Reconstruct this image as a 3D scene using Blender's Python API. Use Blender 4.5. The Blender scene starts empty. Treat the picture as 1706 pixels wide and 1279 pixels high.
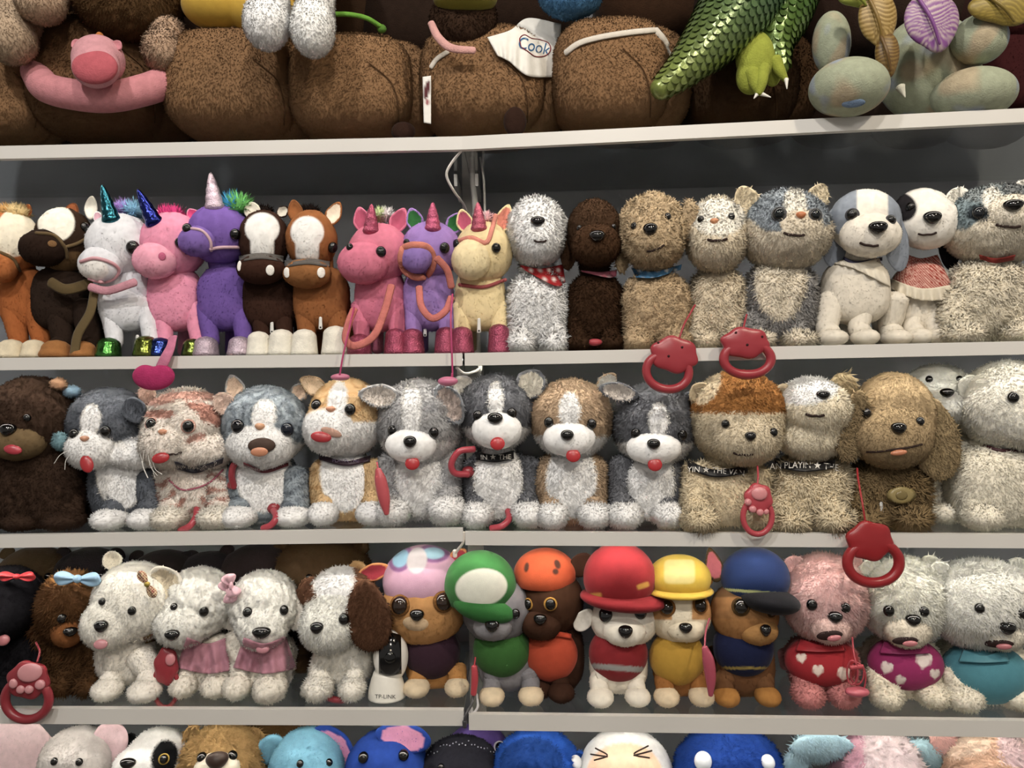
import bpy, math
import numpy as np
from mathutils import Matrix, Vector

rng = np.random.default_rng(11)
SC = bpy.context.scene
COL = SC.collection

# ------------------------------------------------------------------ camera
F, D, ZC, ROLL = 1313.0, 1.313, 1.25, math.radians(0.9)
CAM = np.array([0.0, -D, ZC])
R_ = np.array([math.cos(ROLL), 0, -math.sin(ROLL)])
U_ = np.array([math.sin(ROLL), 0, math.cos(ROLL)])
cd = bpy.data.cameras.new('camera')
cam = bpy.data.objects.new('camera', cd)
COL.objects.link(cam)
cd.sensor_width = 36.0
cd.lens = F * 36.0 / 1706.0
cd.clip_start = 0.02
cam.matrix_world = Matrix(((R_[0], U_[0], 0, CAM[0]), (R_[1], U_[1], -1, CAM[1]), (R_[2], U_[2], 0, CAM[2]), (0, 0, 0, 1)))
SC.camera = cam

# ------------------------------------------------------------------ light
SC.view_settings.view_transform = 'Standard'
SC.view_settings.look = 'None'
SC.view_settings.gamma = 1.0
SC.view_settings.use_curve_mapping = False
SC.view_settings.exposure = 0.0
w = bpy.data.worlds.new('shop_air')
SC.world = w
w.use_nodes = True
w.node_tree.nodes['Background'].inputs['Color'].default_value = (1.0, 0.93, 0.84, 1)
w.node_tree.nodes['Background'].inputs['Strength'].default_value = 0.34


def ceiling_spot(x, y, z, power, color, size, tgt, angle):
    ld = bpy.data.lights.new('ceiling_spot', 'SPOT')
    ld.energy = power
    ld.color = color
    ld.shadow_soft_size = size
    ld.spot_size = math.radians(angle)
    ld.spot_blend = 0.6
    o = bpy.data.objects.new('ceiling_spot', ld)
    COL.objects.link(o)
    o.location = (x, y, z)
    o.rotation_euler = (Vector(tgt) - Vector((x, y, z))).to_track_quat('-Z', 'Y').to_euler()
    return o


ceiling_spot(-0.80, -1.55, 2.85, 72, (1.0, 0.96, 0.91), 0.06, (-0.45, 0, 1.2), 92)
ceiling_spot(0.12, -1.60, 2.85, 62, (1.0, 0.93, 0.84), 0.06, (0.15, 0, 1.2), 92)
ceiling_spot(1.20, -1.50, 2.85, 74, (1.0, 0.87, 0.68), 0.06, (0.75, 0, 1.2), 92)
ceiling_spot(0.20, -2.90, 2.60, 60, (1.0, 0.93, 0.84), 0.20, (0.0, 0, 1.15), 70)

# ------------------------------------------------------------------ maths helpers


def hx(h):
    if not isinstance(h, str):
        return np.array(h, float)
    c = np.array([int(h[i:i + 2], 16) / 255 for i in (0, 2, 4)])
    c = np.where(c <= 0.04045, c / 12.92, ((c + 0.055) / 1.055) ** 2.4)
    sat = (c.max() - c.min()) / max(c.max(), 1e-4)
    c = c * (1 - 0.22 * sat)
    return c * 0.86 + 0.14 * (c @ np.array([0.3, 0.59, 0.11]))


def P(px, py, y):
    a = (px - 853.0) / F
    b = -(py - 639.5) / F
    return CAM + (D + y) * (np.array([0, 1, 0]) + a * R_ + b * U_)


def ray(px, py):
    return np.array([0, 1, 0]) + (px - 853.0) / F * R_ - (py - 639.5) / F * U_


def S(y):
    return (D + y) / F


def Y0(px):
    return 0.027 * (775 - px) / 775 if px < 775 else -0.07 * (px - 775) / 930


EDGE = {1: [(0, 243), (770, 227), (770, 227), (1706, 180)],
        2: [(0, 596), (770, 588), (774, 588), (1706, 568)],
        3: [(0, 891), (771, 880), (775, 886), (1706, 890)],
        4: [(0, 1180), (772, 1183), (781, 1190), (1706, 1201)],
        5: [(0, 1475), (772, 1480), (781, 1488), (1706, 1510)]}


def edge_pts(k, unit):
    a, b = EDGE[k][unit * 2: unit * 2 + 2]
    return P(a[0], a[1], Y0(a[0])), P(b[0], b[1], Y0(b[0]))


def shelf_z(k, x):
    a, b = edge_pts(k, 0 if x < edge_pts(k, 0)[1][0] else 1)
    return a[2] + (b[2] - a[2]) * (x - a[0]) / (b[0] - a[0])


_ICO = {}


def ico(n):
    if n in _ICO:
        return _ICO[n]
    t = (1 + 5 ** .5) / 2
    v = [(-1, t, 0), (1, t, 0), (-1, -t, 0), (1, -t, 0), (0, -1, t), (0, 1, t), (0, -1, -t), (0, 1, -t), (t, 0, -1), (t, 0, 1), (-t, 0, -1), (-t, 0, 1)]
    f = [(0, 11, 5), (0, 5, 1), (0, 1, 7), (0, 7, 10), (0, 10, 11), (1, 5, 9), (5, 11, 4), (11, 10, 2), (10, 7, 6), (7, 1, 8), (3, 9, 4), (3, 4, 2), (3, 2, 6), (3, 6, 8), (3, 8, 9), (4, 9, 5), (2, 4, 11), (6, 2, 10), (8, 6, 7), (9, 8, 1)]
    v = np.array(v, float)
    v /= np.linalg.norm(v, axis=1)[:, None]
    f = np.array(f)
    for _ in range(n):
        e = np.concatenate([f[:, [0, 1]], f[:, [1, 2]], f[:, [2, 0]]])
        es = np.sort(e, axis=1)
        u, inv = np.unique(es, axis=0, return_inverse=True)
        inv = inv.reshape(-1)
        m = v[u[:, 0]] + v[u[:, 1]]
        m /= np.linalg.norm(m, axis=1)[:, None]
        k = len(v)
        nf = len(f)
        a, b, c = inv[:nf] + k, inv[nf:2 * nf] + k, inv[2 * nf:] + k
        v = np.concatenate([v, m])
        f = np.concatenate([np.stack([f[:, 0], a, c], 1), np.stack([f[:, 1], b, a], 1), np.stack([f[:, 2], c, b], 1), np.stack([a, b, c], 1)])
    _ICO[n] = (v, f)
    return _ICO[n]


_ND = rng.normal(size=(14, 3))
_ND /= np.linalg.norm(_ND, axis=1)[:, None]
_NP = rng.uniform(0, 6.28, 14)


def noise(p, scale):
    q = p / scale
    a = np.zeros(len(p))
    for i in range(14):
        a += np.sin(q @ _ND[i] * (4 + 0.55 * i) + _NP[i] + 1.3 * np.sin(q @ _ND[(i + 5) % 14] * 3))
    return a / 6.0


def unit(a):
    return a / np.maximum(np.linalg.norm(a, axis=-1, keepdims=True), 1e-12)


def vnormals(v, f):
    n = np.cross(v[f[:, 1]] - v[f[:, 0]], v[f[:, 2]] - v[f[:, 0]])
    out = np.zeros_like(v)
    for k in range(3):
        np.add.at(out, f[:, k], n)
    return unit(out)


class G:                                            # a piece of geometry: vertices, triangles, centre in pixels
    def __init__(s, v, f, pc=None, y=0.0, ry=1.0):
        s.v, s.f, s.pc, s.y, s.ry = v, f, pc, y, ry


def blob(px, py, y, rx, rz, ry=None, ex=(), sub=4, lump=0.0, lscale=0.03, p=9.0, sq=2.0):
    """star-shaped union of ellipsoids; extras are (px, py, dy_px, rx, rz, ry)"""
    ry = ry or (rx + rz) / 2
    s = S(y)
    C = P(px, py, y)
    d, f = ico(sub)
    acc = np.zeros(len(d))
    for e in [(px, py, 0, rx, rz, ry)] + list(ex):
        o = np.array([(e[0] - px), e[2], (py - e[1])]) * s
        o = o[0] * R_ + np.array([0, o[1], 0]) + o[2] * U_
        if e[2] < 0:
            o = P(e[0], e[1], y + e[2] * s) - C
        r = np.array([e[3], e[5], e[4]]) * s
        dd = d / r
        oo = o / r
        A = (dd ** 2).sum(1)
        B = dd @ oo
        Cc = (oo ** 2).sum() - 1
        disc = B * B - A * Cc
        t = np.where(disc > 0, (B + np.sqrt(np.maximum(disc, 0))) / A, 0)
        acc += np.maximum(t / s, 0) ** p
    r = acc ** (1 / p) * s
    if sq != 2.0:
        q = d / np.array([rx, ry, rz]) * min(rx, ry, rz)
        q = unit(q)
        r = r / ((np.abs(q) ** sq).sum(1)) ** (1 / sq)
    v = C + d * r[:, None]
    if lump:
        v = v + d * (noise(v, lscale) * lump * s)[:, None]
    return G(v, f, (px, py), y, ry * s)


def spline(pts, n):
    pts = np.array(pts, float)
    if len(pts) == 2:
        t = np.linspace(0, 1, n)[:, None]
        return pts[0] * (1 - t) + pts[1] * t
    q = np.concatenate([[2 * pts[0] - pts[1]], pts, [2 * pts[-1] - pts[-2]]])
    out = []
    m = len(pts) - 1
    for t in np.linspace(0, m - 1e-9, n):
        i = int(t)
        u = t - i
        a, b, c, d = q[i:i + 4]
        out.append(0.5 * ((2 * b) + (c - a) * u + (2 * a - 5 * b + 4 * c - d) * u * u + (3 * b - a - 3 * c + d) * u ** 3))
    return np.array(out)


def tube(wp, rad, seg=14, n=None, flat=1.0, cap=True):
    """wp: world points, rad: radii in metres; flat squeezes the section along depth"""
    wp = np.array(wp, float)
    rad = np.array(rad, float)
    n = n or max(4, 4 * len(wp))
    q = spline(np.concatenate([wp, rad[:, None]], 1), n)
    c, r = q[:, :3], np.maximum(q[:, 3], 1e-5)
    t = unit(np.gradient(c, axis=0))
    if cap:
        a = [(c[0] - t[0] * r[0] * k, r[0] * m) for k, m in ((0.55, 0.12), (0.42, 0.6), (0.2, 0.88))]
        b = [(c[-1] + t[-1] * r[-1] * k, r[-1] * m) for k, m in ((0.2, 0.88), (0.42, 0.6), (0.55, 0.12))]
        c = np.concatenate([[x[0] for x in a], c, [x[0] for x in b]])
        r = np.concatenate([[x[1] for x in a], r, [x[1] for x in b]])
        t = np.concatenate([[t[0]] * 3, t, [t[-1]] * 3])
    yv = np.array([0, 1.0, 0])
    e1 = []
    prev = None
    for k in range(len(t)):
        a = np.cross(t[k], yv)
        if np.linalg.norm(a) < 0.15:
            a = prev if prev is not None else np.array([1.0, 0, 0])
        a = a / np.linalg.norm(a)
        if prev is not None and a @ prev < 0:
            a = -a
        e1.append(a)
        prev = a
    e1 = np.array(e1)
    e2 = unit(np.cross(e1, t))
    th = np.linspace(0, 2 * np.pi, seg, endpoint=False)
    v = c[:, None, :] + r[:, None, None] * (np.cos(th)[None, :, None] * e1[:, None, :] + flat * np.sin(th)[None, :, None] * e2[:, None, :])
    m = len(c)
    v = v.reshape(-1, 3)
    f = []
    for i in range(m - 1):
        for j in range(seg):
            a, b = i * seg + j, i * seg + (j + 1) % seg
            f += [(a, b, b + seg), (a, b + seg, a + seg)]
    k = len(v)
    v = np.concatenate([v, [c[0], c[-1]]])
    for j in range(seg):
        f += [(k, (j + 1) % seg, j), (k + 1, (m - 1) * seg + j, (m - 1) * seg + (j + 1) % seg)]
    f = np.array(f)
    g = G(v, f, None, c[0][1], r.max())
    nn = np.cross(v[f[:, 1]] - v[f[:, 0]], v[f[:, 2]] - v[f[:, 0]])
    cen = v[f].mean(1)
    vol = (nn * (cen - v.mean(0))).sum()
    if vol < 0:
        g.f = f[:, ::-1].copy()
    return g


def ptube(pts, seg=14, n=None, flat=1.0):
    """pts: (px, py, y, radius_px)"""
    return tube([P(a, b, y) for a, b, y, r in pts], [r * S(y) for a, b, y, r in pts], seg, n, flat)


def leaf(bx, by, tx, ty, w, y, th=7, point=0.35, cup=5, tilt=0.0, sub=3, base=0.75):
    """a cupped, flattened ear from base pixel to tip pixel; returns geometry and a mask of its inner side"""
    s = S(y)
    A, B = P(bx, by, y), P(tx, ty, y + tilt * s)
    d, f = ico(sub)
    ax = B - A
    L = np.linalg.norm(ax)
    ax = ax / L
    bz = unit(np.cross(ax, np.array([0, 1.0, 0])))
    cz = unit(np.cross(ax, bz))
    if cz[1] > 0:
        cz = -cz
        bz = -bz
    t = (d[:, 0] + 1) / 2
    wid = (w / 2 * s) * (1 - point * t ** 1.6) * (base + (1 - base) * np.minimum(1, t * 2.2))
    rad2 = d[:, 0] ** 2 + d[:, 1] ** 2
    off = d[:, 2] * th * s * 0.5
    front = d[:, 2] > 0
    off = off - np.where(front, cup * s * np.maximum(0, 1 - rad2 * 1.25), 0)
    off = off - 0.25 * cup * s * (1 - np.abs(d[:, 1]))
    v = A + ax * (t * L)[:, None] + bz * (d[:, 1] * wid)[:, None] + cz * off[:, None]
    ff = f
    nn = np.cross(v[ff[:, 1]] - v[ff[:, 0]], v[ff[:, 2]] - v[ff[:, 0]])
    if (nn * (v[ff].mean(1) - v.mean(0))).sum() < 0:
        ff = ff[:, ::-1].copy()
    g = G(v, ff, ((bx + tx) / 2, (by + ty) / 2), y, 0.05)
    g.inner = front & (rad2 < 0.62)
    return g


def hit(geos, px, py, default=None):
    d = ray(px, py)
    best = None
    for g in geos:
        v, f = g.v, g.f
        if not hasattr(g, 'bb'):
            q = v - CAM
            q = q / q[:, 1:2]
            g.uv = np.stack([q @ R_ * F + 853, 639.5 - q @ U_ * F], 1)
            t = g.uv[f]
            g.bb = (t.min(1), t.max(1))
        m = (g.bb[0][:, 0] <= px) & (g.bb[1][:, 0] >= px) & (g.bb[0][:, 1] <= py) & (g.bb[1][:, 1] >= py)
        if not m.any():
            continue
        t = f[m]
        a, b, c = v[t[:, 0]], v[t[:, 1]], v[t[:, 2]]
        e1, e2 = b - a, c - a
        h = np.cross(d, e2)
        det = (e1 * h).sum(1)
        det = np.where(np.abs(det) < 1e-16, 1e-16, det)
        sv = CAM - a
        u = (sv * h).sum(1) / det
        q = np.cross(sv, e1)
        vv = (q @ d) / det
        tt = (e2 * q).sum(1) / det
        ok = (u >= -1e-6) & (vv >= -1e-6) & (u + vv <= 1 + 1e-6) & (tt > 0)
        if ok.any():
            i = np.where(ok)[0][np.argmin(tt[ok])]
            if best is None or tt[i] < best[0]:
                best = (tt[i], unit(np.cross(e1[i], e2[i])))
    if best is None:
        if default is None:
            return None
        return CAM + (D + default) * d, np.array([0, -1.0, 0])
    n = best[1]
    if n @ d > 0:
        n = -n
    return CAM + best[0] * d, n


# ------------------------------------------------------------------ colour patterns in the object's own front plane


def paint(g, pos, base, pats=(), jit=0.0):
    n = len(pos)
    c = np.tile(hx(base), (n, 1))
    if not pats:
        return c
    s = S(g.y)
    C = P(g.pc[0], g.pc[1], g.y)
    q = pos - C
    ax = (C - CAM) / (C - CAM)[1]                     # the way the toy faces
    q = q - ax[None] * q[:, 1:2] + np.array([0, 1.0, 0])[None] * q[:, 1:2]
    u = g.pc[0] + (q @ R_) / s
    v = g.pc[1] - (q @ U_) / s
    if jit:
        u = u + rng.normal(0, jit, n)
        v = v + rng.normal(0, jit, n)
    front = (q[:, 1] < 0.3 * g.ry).astype(float)
    sf = lambda dist: np.clip(0.5 + dist / 3.0, 0, 1)
    for p in pats:
        k, colr = p[0], hx(p[-1])
        if k in 'eEr':
            a = math.radians(p[5])
            du, dv = u - p[1], v - p[2]
            x = (du * math.cos(a) + dv * math.sin(a)) / p[3]
            z = (-du * math.sin(a) + dv * math.cos(a)) / p[4]
            rr = np.sqrt(x * x + z * z) if k != 'r' else (x ** 6 + z ** 6) ** (1 / 6)
            m = sf((1 - rr) * np.hypot(x * p[3], z * p[4]) / np.maximum(rr, 0.05) * (1 if k != 'r' else 0.8))
            if k != 'E':
                m = m * front
        elif k == 'up':
            m = sf(p[1] - v)
        elif k == 'dn':
            m = sf(v - p[1])
        elif k == 'lf':
            m = sf(p[1] - u)
        elif k == 'rt':
            m = sf(u - p[1])
        elif k == 'st':                               # stripes: angle, period, duty, wobble, (top, bottom)
            a = math.radians(p[1])
            w_ = u * math.cos(a) + v * math.sin(a) + p[4] * noise(pos, 0.06)
            w_ = np.mod(w_, p[2])
            m = sf(np.minimum(w_, p[2] * p[3] - w_)) * (v > p[5]) * sf(p[6] - v)
        elif k == 'mo':                               # mottling: scale, threshold
            m = np.clip((noise(pos, p[1]) - p[2]) * 3, 0, 1)
        elif k == 'dot':                              # polka dots: pitch, radius
            i = np.round(v / p[1])
            uu = u / p[1] + 0.5 * np.mod(i, 2)
            m = sf(p[2] - np.hypot(uu - np.round(uu), v / p[1] - i) * p[1])
        elif k == 'ck':                               # gingham
            m = ((np.mod(u, p[1]) < p[1] / 2) ^ (np.mod(v, p[1]) < p[1] / 2)).astype(float)
        elif k == 'ht':                               # heart: px, py, size, angle
            a = math.radians(p[4])
            du, dv = u - p[1], v - p[2]
            x = (du * math.cos(a) + dv * math.sin(a)) / p[3]
            z = -(-du * math.sin(a) + dv * math.cos(a)) / p[3] + 0.15
            m = np.clip(0.5 - ((x * x + z * z - 0.8) ** 3 - x * x * z ** 3) * 10, 0, 1) * front
        else:
            continue
        c = c * (1 - m[:, None]) + colr * m[:, None]
    return c


# fur kinds: length px, density per px^2, wildness, lump px, lump scale m
SHORT = (3.6, 0.19, 0.45, 0.7, 0.03)
MED = (6.0, 0.20, 0.55, 1.2, 0.03)
LONG = (9.5, 0.20, 0.65, 2.2, 0.035)
SHAG = (14.0, 0.18, 0.8, 2.4, 0.04)
CURL = (4.4, 0.25, 1.0, 2.6, 0.018)
NAP = (2.2, 0.05, 0.5, 0.7, 0.03)
BALD = (2.2, 0.0, 0.5, 0.7, 0.03)


def strands(g, kind, base, pats, droop=0.55):
    L, dens, wild = kind[:3]
    s = S(g.y)
    v, f = g.v, g.f
    vn = vnormals(v, f)
    a, b, c = v[f[:, 0]], v[f[:, 1]], v[f[:, 2]]
    cr = np.cross(b - a, c - a)
    ar = np.linalg.norm(cr, axis=1) / 2
    view = unit(CAM - v.mean(0))
    ok = (unit(cr) @ view) > -0.12
    ar = ar * ok
    N = int(ar.sum() / (s * s) * dens)
    if N < 10:
        return None
    i = rng.choice(len(f), N, p=ar / ar.sum())
    r1, r2 = rng.random(N), rng.random(N)
    q = np.sqrt(r1)
    w0, w1, w2 = 1 - q, q * (1 - r2), q * r2
    pos = a[i] * w0[:, None] + b[i] * w1[:, None] + c[i] * w2[:, None]
    n = unit(vn[f[i, 0]] * w0[:, None] + vn[f[i, 1]] * w1[:, None] + vn[f[i, 2]] * w2[:, None])
    rnd = rng.normal(size=(N, 3))
    clump = np.stack([noise(pos + k, 0.035) for k in (0, 3.1, 7.7)], 1)
    dr = unit(n * 0.7 + np.array([0, 0, -droop]) + rnd * wild * 0.62 + clump * wild * 0.3)
    dn = (dr * n).sum(1)
    dr = unit(dr + n * np.maximum(0, 0.3 - dn)[:, None])
    ln = L * s * rng.uniform(0.55, 1.2, N)
    wd = s * rng.uniform(0.8, 1.3, N) * (0.85 + L * 0.065)
    t = unit(np.cross(dr, n) + rng.normal(size=(N, 3)) * 0.12)
    p0 = pos - t * wd[:, None] - n * (s * 0.5)
    p1 = pos + t * wd[:, None] - n * (s * 0.5)
    p2 = pos + dr * ln[:, None]
    gn = np.cross(p1 - p0, p2 - p0)
    fl = (gn * (CAM - pos)).sum(1) < 0
    p0[fl], p1[fl] = p1[fl].copy(), p0[fl].copy()
    V = np.stack([p0, p1, p2], 1).reshape(-1, 3)
    cc = paint(g, pos, base, pats, jit=min(3.0, 0.8 + L * 0.15))
    cc = np.minimum(cc * 1.15, 0.93) * rng.uniform(0.92, 1.12, N)[:, None]
    C = np.stack([cc, cc, np.minimum(cc * 1.08, 0.95)], 1).reshape(-1, 3)
    nn = unit(n * 1.0 + dr * 0.12 + rnd * 0.06)
    NN = np.repeat(nn, 3, 0)
    return V, np.arange(3 * N).reshape(-1, 3), C, NN


# ------------------------------------------------------------------ materials
MATS = {}


def attr_mat(name, rough=0.9, sheen=0.0, bump=0.0, bscale=900, var=0.12, spec=0.2, metal=0.0):
    m = bpy.data.materials.new(name)
    m.use_nodes = True
    nt = m.node_tree
    bs = nt.nodes['Principled BSDF']
    at = nt.nodes.new('ShaderNodeAttribute')
    at.attribute_name = 'Col'
    tc = nt.nodes.new('ShaderNodeTexCoord')
    no = nt.nodes.new('ShaderNodeTexNoise')
    no.inputs['Scale'].default_value = 90
    no.inputs['Detail'].default_value = 3
    nt.links.new(tc.outputs['Object'], no.inputs['Vector'])
    mr = nt.nodes.new('ShaderNodeMapRange')
    mr.inputs['From Min'].default_value = 0.3
    mr.inputs['From Max'].default_value = 0.7
    mr.inputs['To Min'].default_value = 1 - var
    mr.inputs['To Max'].default_value = 1 + var * 0.6
    nt.links.new(no.outputs['Fac'], mr.inputs['Value'])
    mx = nt.nodes.new('ShaderNodeVectorMath')
    mx.operation = 'SCALE'
    nt.links.new(at.outputs['Color'], mx.inputs[0])
    nt.links.new(mr.outputs['Result'], mx.inputs['Scale'])
    nt.links.new(mx.outputs[0], bs.inputs['Base Color'])
    bs.inputs['Roughness'].default_value = rough
    bs.inputs['Specular IOR Level'].default_value = spec
    bs.inputs['Metallic'].default_value = metal
    if sheen:
        bs.inputs['Sheen Weight'].default_value = sheen
        bs.inputs['Sheen Roughness'].default_value = 0.4
    if bump:
        n2 = nt.nodes.new('ShaderNodeTexNoise')
        n2.inputs['Scale'].default_value = bscale
        n2.inputs['Detail'].default_value = 2
        nt.links.new(tc.outputs['Object'], n2.inputs['Vector'])
        bp = nt.nodes.new('ShaderNodeBump')
        bp.inputs['Strength'].default_value = bump
        bp.inputs['Distance'].default_value = 0.002
        nt.links.new(n2.outputs['Fac'], bp.inputs['Height'])
        nt.links.new(bp.outputs['Normal'], bs.inputs['Normal'])
    MATS[name] = m
    return m


attr_mat('fur', 0.95, 0.0, 0, var=0.10, spec=0.08)
attr_mat('velvet', 0.92, 0.06, 0.5, 420, var=0.13, spec=0.06)
attr_mat('cloth', 0.85, 0.1, 0.25, 1200, var=0.06, spec=0.15)
attr_mat('satin', 0.45, 0.1, 0.1, 300, var=0.05, spec=0.4)
attr_mat('gloss', 0.12, 0, 0, var=0.03, spec=0.6)
attr_mat('plastic', 0.33, 0, 0, var=0.04, spec=0.5)
attr_mat('matte', 0.7, 0, 0.05, 400, var=0.05, spec=0.3)
attr_mat('steel', 0.3, 0, 0, var=0.05, metal=1.0)
attr_mat('foil', 0.22, 0, 0.6, 120, var=0.3, metal=0.9)
attr_mat('glitter', 0.35, 0, 1.0, 420, var=0.35, metal=0.6)


def strand_mat():
    m = attr_mat('fur_strand', 0.95, 0, 0, var=0.10, spec=0.05)
    nt = m.node_tree
    bs = nt.nodes['Principled BSDF']
    col = bs.inputs['Base Color'].links[0].from_socket
    tr = nt.nodes.new('ShaderNodeBsdfTranslucent')
    nt.links.new(col, tr.inputs['Color'])
    mix = nt.nodes.new('ShaderNodeMixShader')
    mix.inputs['Fac'].default_value = 0.10
    nt.links.new(bs.outputs[0], mix.inputs[1])
    nt.links.new(tr.outputs[0], mix.inputs[2])
    nt.links.new(mix.outputs[0], nt.nodes['Material Output'].inputs['Surface'])


strand_mat()


def tulle_mat():
    m = attr_mat('tulle', 0.6, 0.3, 0, var=0.15)
    nt = m.node_tree
    bs = nt.nodes['Principled BSDF']
    tr = nt.nodes.new('ShaderNodeBsdfTransparent')
    mix = nt.nodes.new('ShaderNodeMixShader')
    mix.inputs['Fac'].default_value = 0.72
    nt.links.new(tr.outputs[0], mix.inputs[1])
    nt.links.new(bs.outputs[0], mix.inputs[2])
    nt.links.new(mix.outputs[0], nt.nodes['Material Output'].inputs['Surface'])


tulle_mat()

# ------------------------------------------------------------------ objects


def empty(name, loc, label, cat, group=None):
    o = bpy.data.objects.new(name, None)
    o.empty_display_size = 0.02
    COL.objects.link(o)
    o.location = loc
    o['label'] = label
    o['category'] = cat
    if group:
        o['group'] = group
    o['_o'] = [float(x) for x in loc]
    return o


def origin(o):
    while o.parent:
        o = o.parent
    return np.array(o['_o']) if '_o' in o else np.zeros(3)


def raw(name, v, f, c, parent, mat, normals=None, smooth=True):
    off = origin(parent) if parent is not None else np.zeros(3)
    me = bpy.data.meshes.new(name)
    nv, nf = len(v), len(f)
    me.vertices.add(nv)
    me.vertices.foreach_set('co', (v - off).astype(np.float32).ravel())
    me.loops.add(nf * 3)
    me.loops.foreach_set('vertex_index', f.astype(np.int32).ravel())
    me.polygons.add(nf)
    me.polygons.foreach_set('loop_start', np.arange(0, nf * 3, 3, dtype=np.int32))
    me.polygons.foreach_set('use_smooth', np.full(nf, smooth))
    me.update(calc_edges=True)
    at = me.color_attributes.new('Col', 'FLOAT_COLOR', 'POINT')
    at.data.foreach_set('color', np.concatenate([c, np.ones((nv, 1))], 1).astype(np.float32).ravel())
    if normals is not None:
        me.normals_split_custom_set_from_vertices(normals.astype(np.float32).tolist())
    me.materials.append(MATS[mat] if isinstance(mat, str) else mat)
    o = bpy.data.objects.new(name, me)
    COL.objects.link(o)
    if parent is not None:
        o.parent = parent
    return o


def mesh(name, g, parent, base, mat='velvet', pats=(), fur=None, inner=None, droop=0.55, col=None):
    c = paint(g, g.v, base, pats) if col is None else col
    if inner is not None and hasattr(g, 'inner'):
        c[g.inner] = hx(inner)
    if fur is not None and fur[1] > 0:
        c = np.minimum(c * 1.15, 0.93)
        st = strands(g, fur, base, pats, droop)
        if st is not None:
            n0 = vnormals(g.v, g.f)
            keep = np.ones(len(st[1]), bool)
            if inner is not None and hasattr(g, 'inner'):
                iv = g.v[g.inner]
                if len(iv):
                    roots = (st[0][0::3] + st[0][1::3]) / 2
                    dmin = np.array([((iv - r) ** 2).sum(1).min() for r in roots])
                    near = dmin < (3.0 * S(g.y)) ** 2
                    st[2][np.repeat(near, 3)] = hx(inner)
            o = raw(name, np.concatenate([g.v, st[0]]), np.concatenate([g.f, st[1] + len(g.v)]), np.concatenate([c, st[2]]), parent, 'fur' if mat == 'velvet' else mat, np.concatenate([n0, st[3]]))
            o.data.materials.append(MATS['fur_strand'])
            o.data.polygons.foreach_set('material_index', np.concatenate([np.zeros(len(g.f)), np.ones(len(st[1]))]).astype(np.int32))
            return o
    return raw(name, g.v, g.f, c, parent, mat)


def ball(name, pos, nrm, rx, rz, depth, parent, base, mat='gloss', sub=2, tri=0.0, ang=0.0, push=0.25):
    """flattened bead sitting on a surface; radii in metres"""
    d, f = ico(sub)
    n = unit(nrm * 0.6 + unit(CAM - pos) * 0.4)
    ux = unit(np.cross(U_, n))
    uz = np.cross(n, ux)
    a = math.radians(ang)
    ux, uz = ux * math.cos(a) + uz * math.sin(a), uz * math.cos(a) - ux * math.sin(a)
    sx = 1 + tri * d[:, 2]
    v = pos + n * depth * push + ux * (d[:, 0] * rx * sx)[:, None] + uz * (d[:, 2] * rz)[:, None] + n * (-d[:, 1] * depth)[:, None]
    if np.dot(np.cross(ux, -n), uz) < 0:
        f = f[:, ::-1]
    return raw(name, v, f, np.tile(hx(base), (len(v), 1)), parent, mat)


def drape(name, top, bot, geos, parent, base, mat='cloth', pats=(), off=3.0, thick=2.0, y=None, step=4.0, ruffle=0.0, rn=9):
    """cloth laid over other shapes, between a top and a bottom polyline given in pixels"""
    top, bot = np.array(top, float), np.array(bot, float)
    L = max(np.linalg.norm(np.diff(top, axis=0), axis=1).sum(), np.linalg.norm(np.diff(bot, axis=0), axis=1).sum())
    H = np.linalg.norm(top.mean(0) - bot.mean(0)) + 2
    n, m = max(4, int(L / step)), max(2, int(H / step) + 1)
    T, B = spline(top, n), spline(bot, n)
    yd = y if y is not None else geos[0].y
    W = np.zeros((m, n, 3))
    have = np.zeros((m, n), bool)
    dep = np.zeros((m, n))
    for i in range(m):
        for j in range(n):
            q = T[j] + (B[j] - T[j]) * i / (m - 1)
            h = hit(geos, q[0], q[1])
            if h is not None:
                have[i, j] = True
                dep[i, j] = h[0][1]
    fill = dep[have].max() if have.any() else yd
    dep[~have] = fill
    for _ in range(2):
        pd = np.pad(dep, 1, mode='edge')
        sm = (pd[:-2, 1:-1] + pd[2:, 1:-1] + pd[1:-1, :-2] + pd[1:-1, 2:] + 2 * dep) / 6
        dep = np.minimum(sm, dep)
    s = S(yd)
    for i in range(m):
        for j in range(n):
            q = T[j] + (B[j] - T[j]) * i / (m - 1)
            rf = ruffle * math.sin(j / (n - 1) * rn * 6.28) * (i / (m - 1))
            W[i, j] = P(q[0], q[1], dep[i, j] - (off + rf) * s)
    fv = W.reshape(-1, 3)
    bv = fv + np.array([0, thick * s, 0])
    k = m * n
    f = []
    for i in range(m - 1):
        for j in range(n - 1):
            a, b, c, d = i * n + j, i * n + j + 1, (i + 1) * n + j + 1, (i + 1) * n + j
            f += [(a, c, b), (a, d, c), (a + k, b + k, c + k), (a + k, c + k, d + k)]
    rim = [j for j in range(n)] + [i * n + n - 1 for i in range(1, m)] + [(m - 1) * n + j for j in range(n - 2, -1, -1)] + [i * n for i in range(m - 2, 0, -1)]
    for a, b in zip(rim, rim[1:] + rim[:1]):
        f += [(a, b, b + k), (a, b + k, a + k)]
    g = G(np.concatenate([fv, bv]), np.array(f)[:, ::-1], tuple((T.mean(0) + B.mean(0)) / 2), yd, 10.0)
    mesh(name, g, parent, base, mat, pats)
    return g


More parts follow.
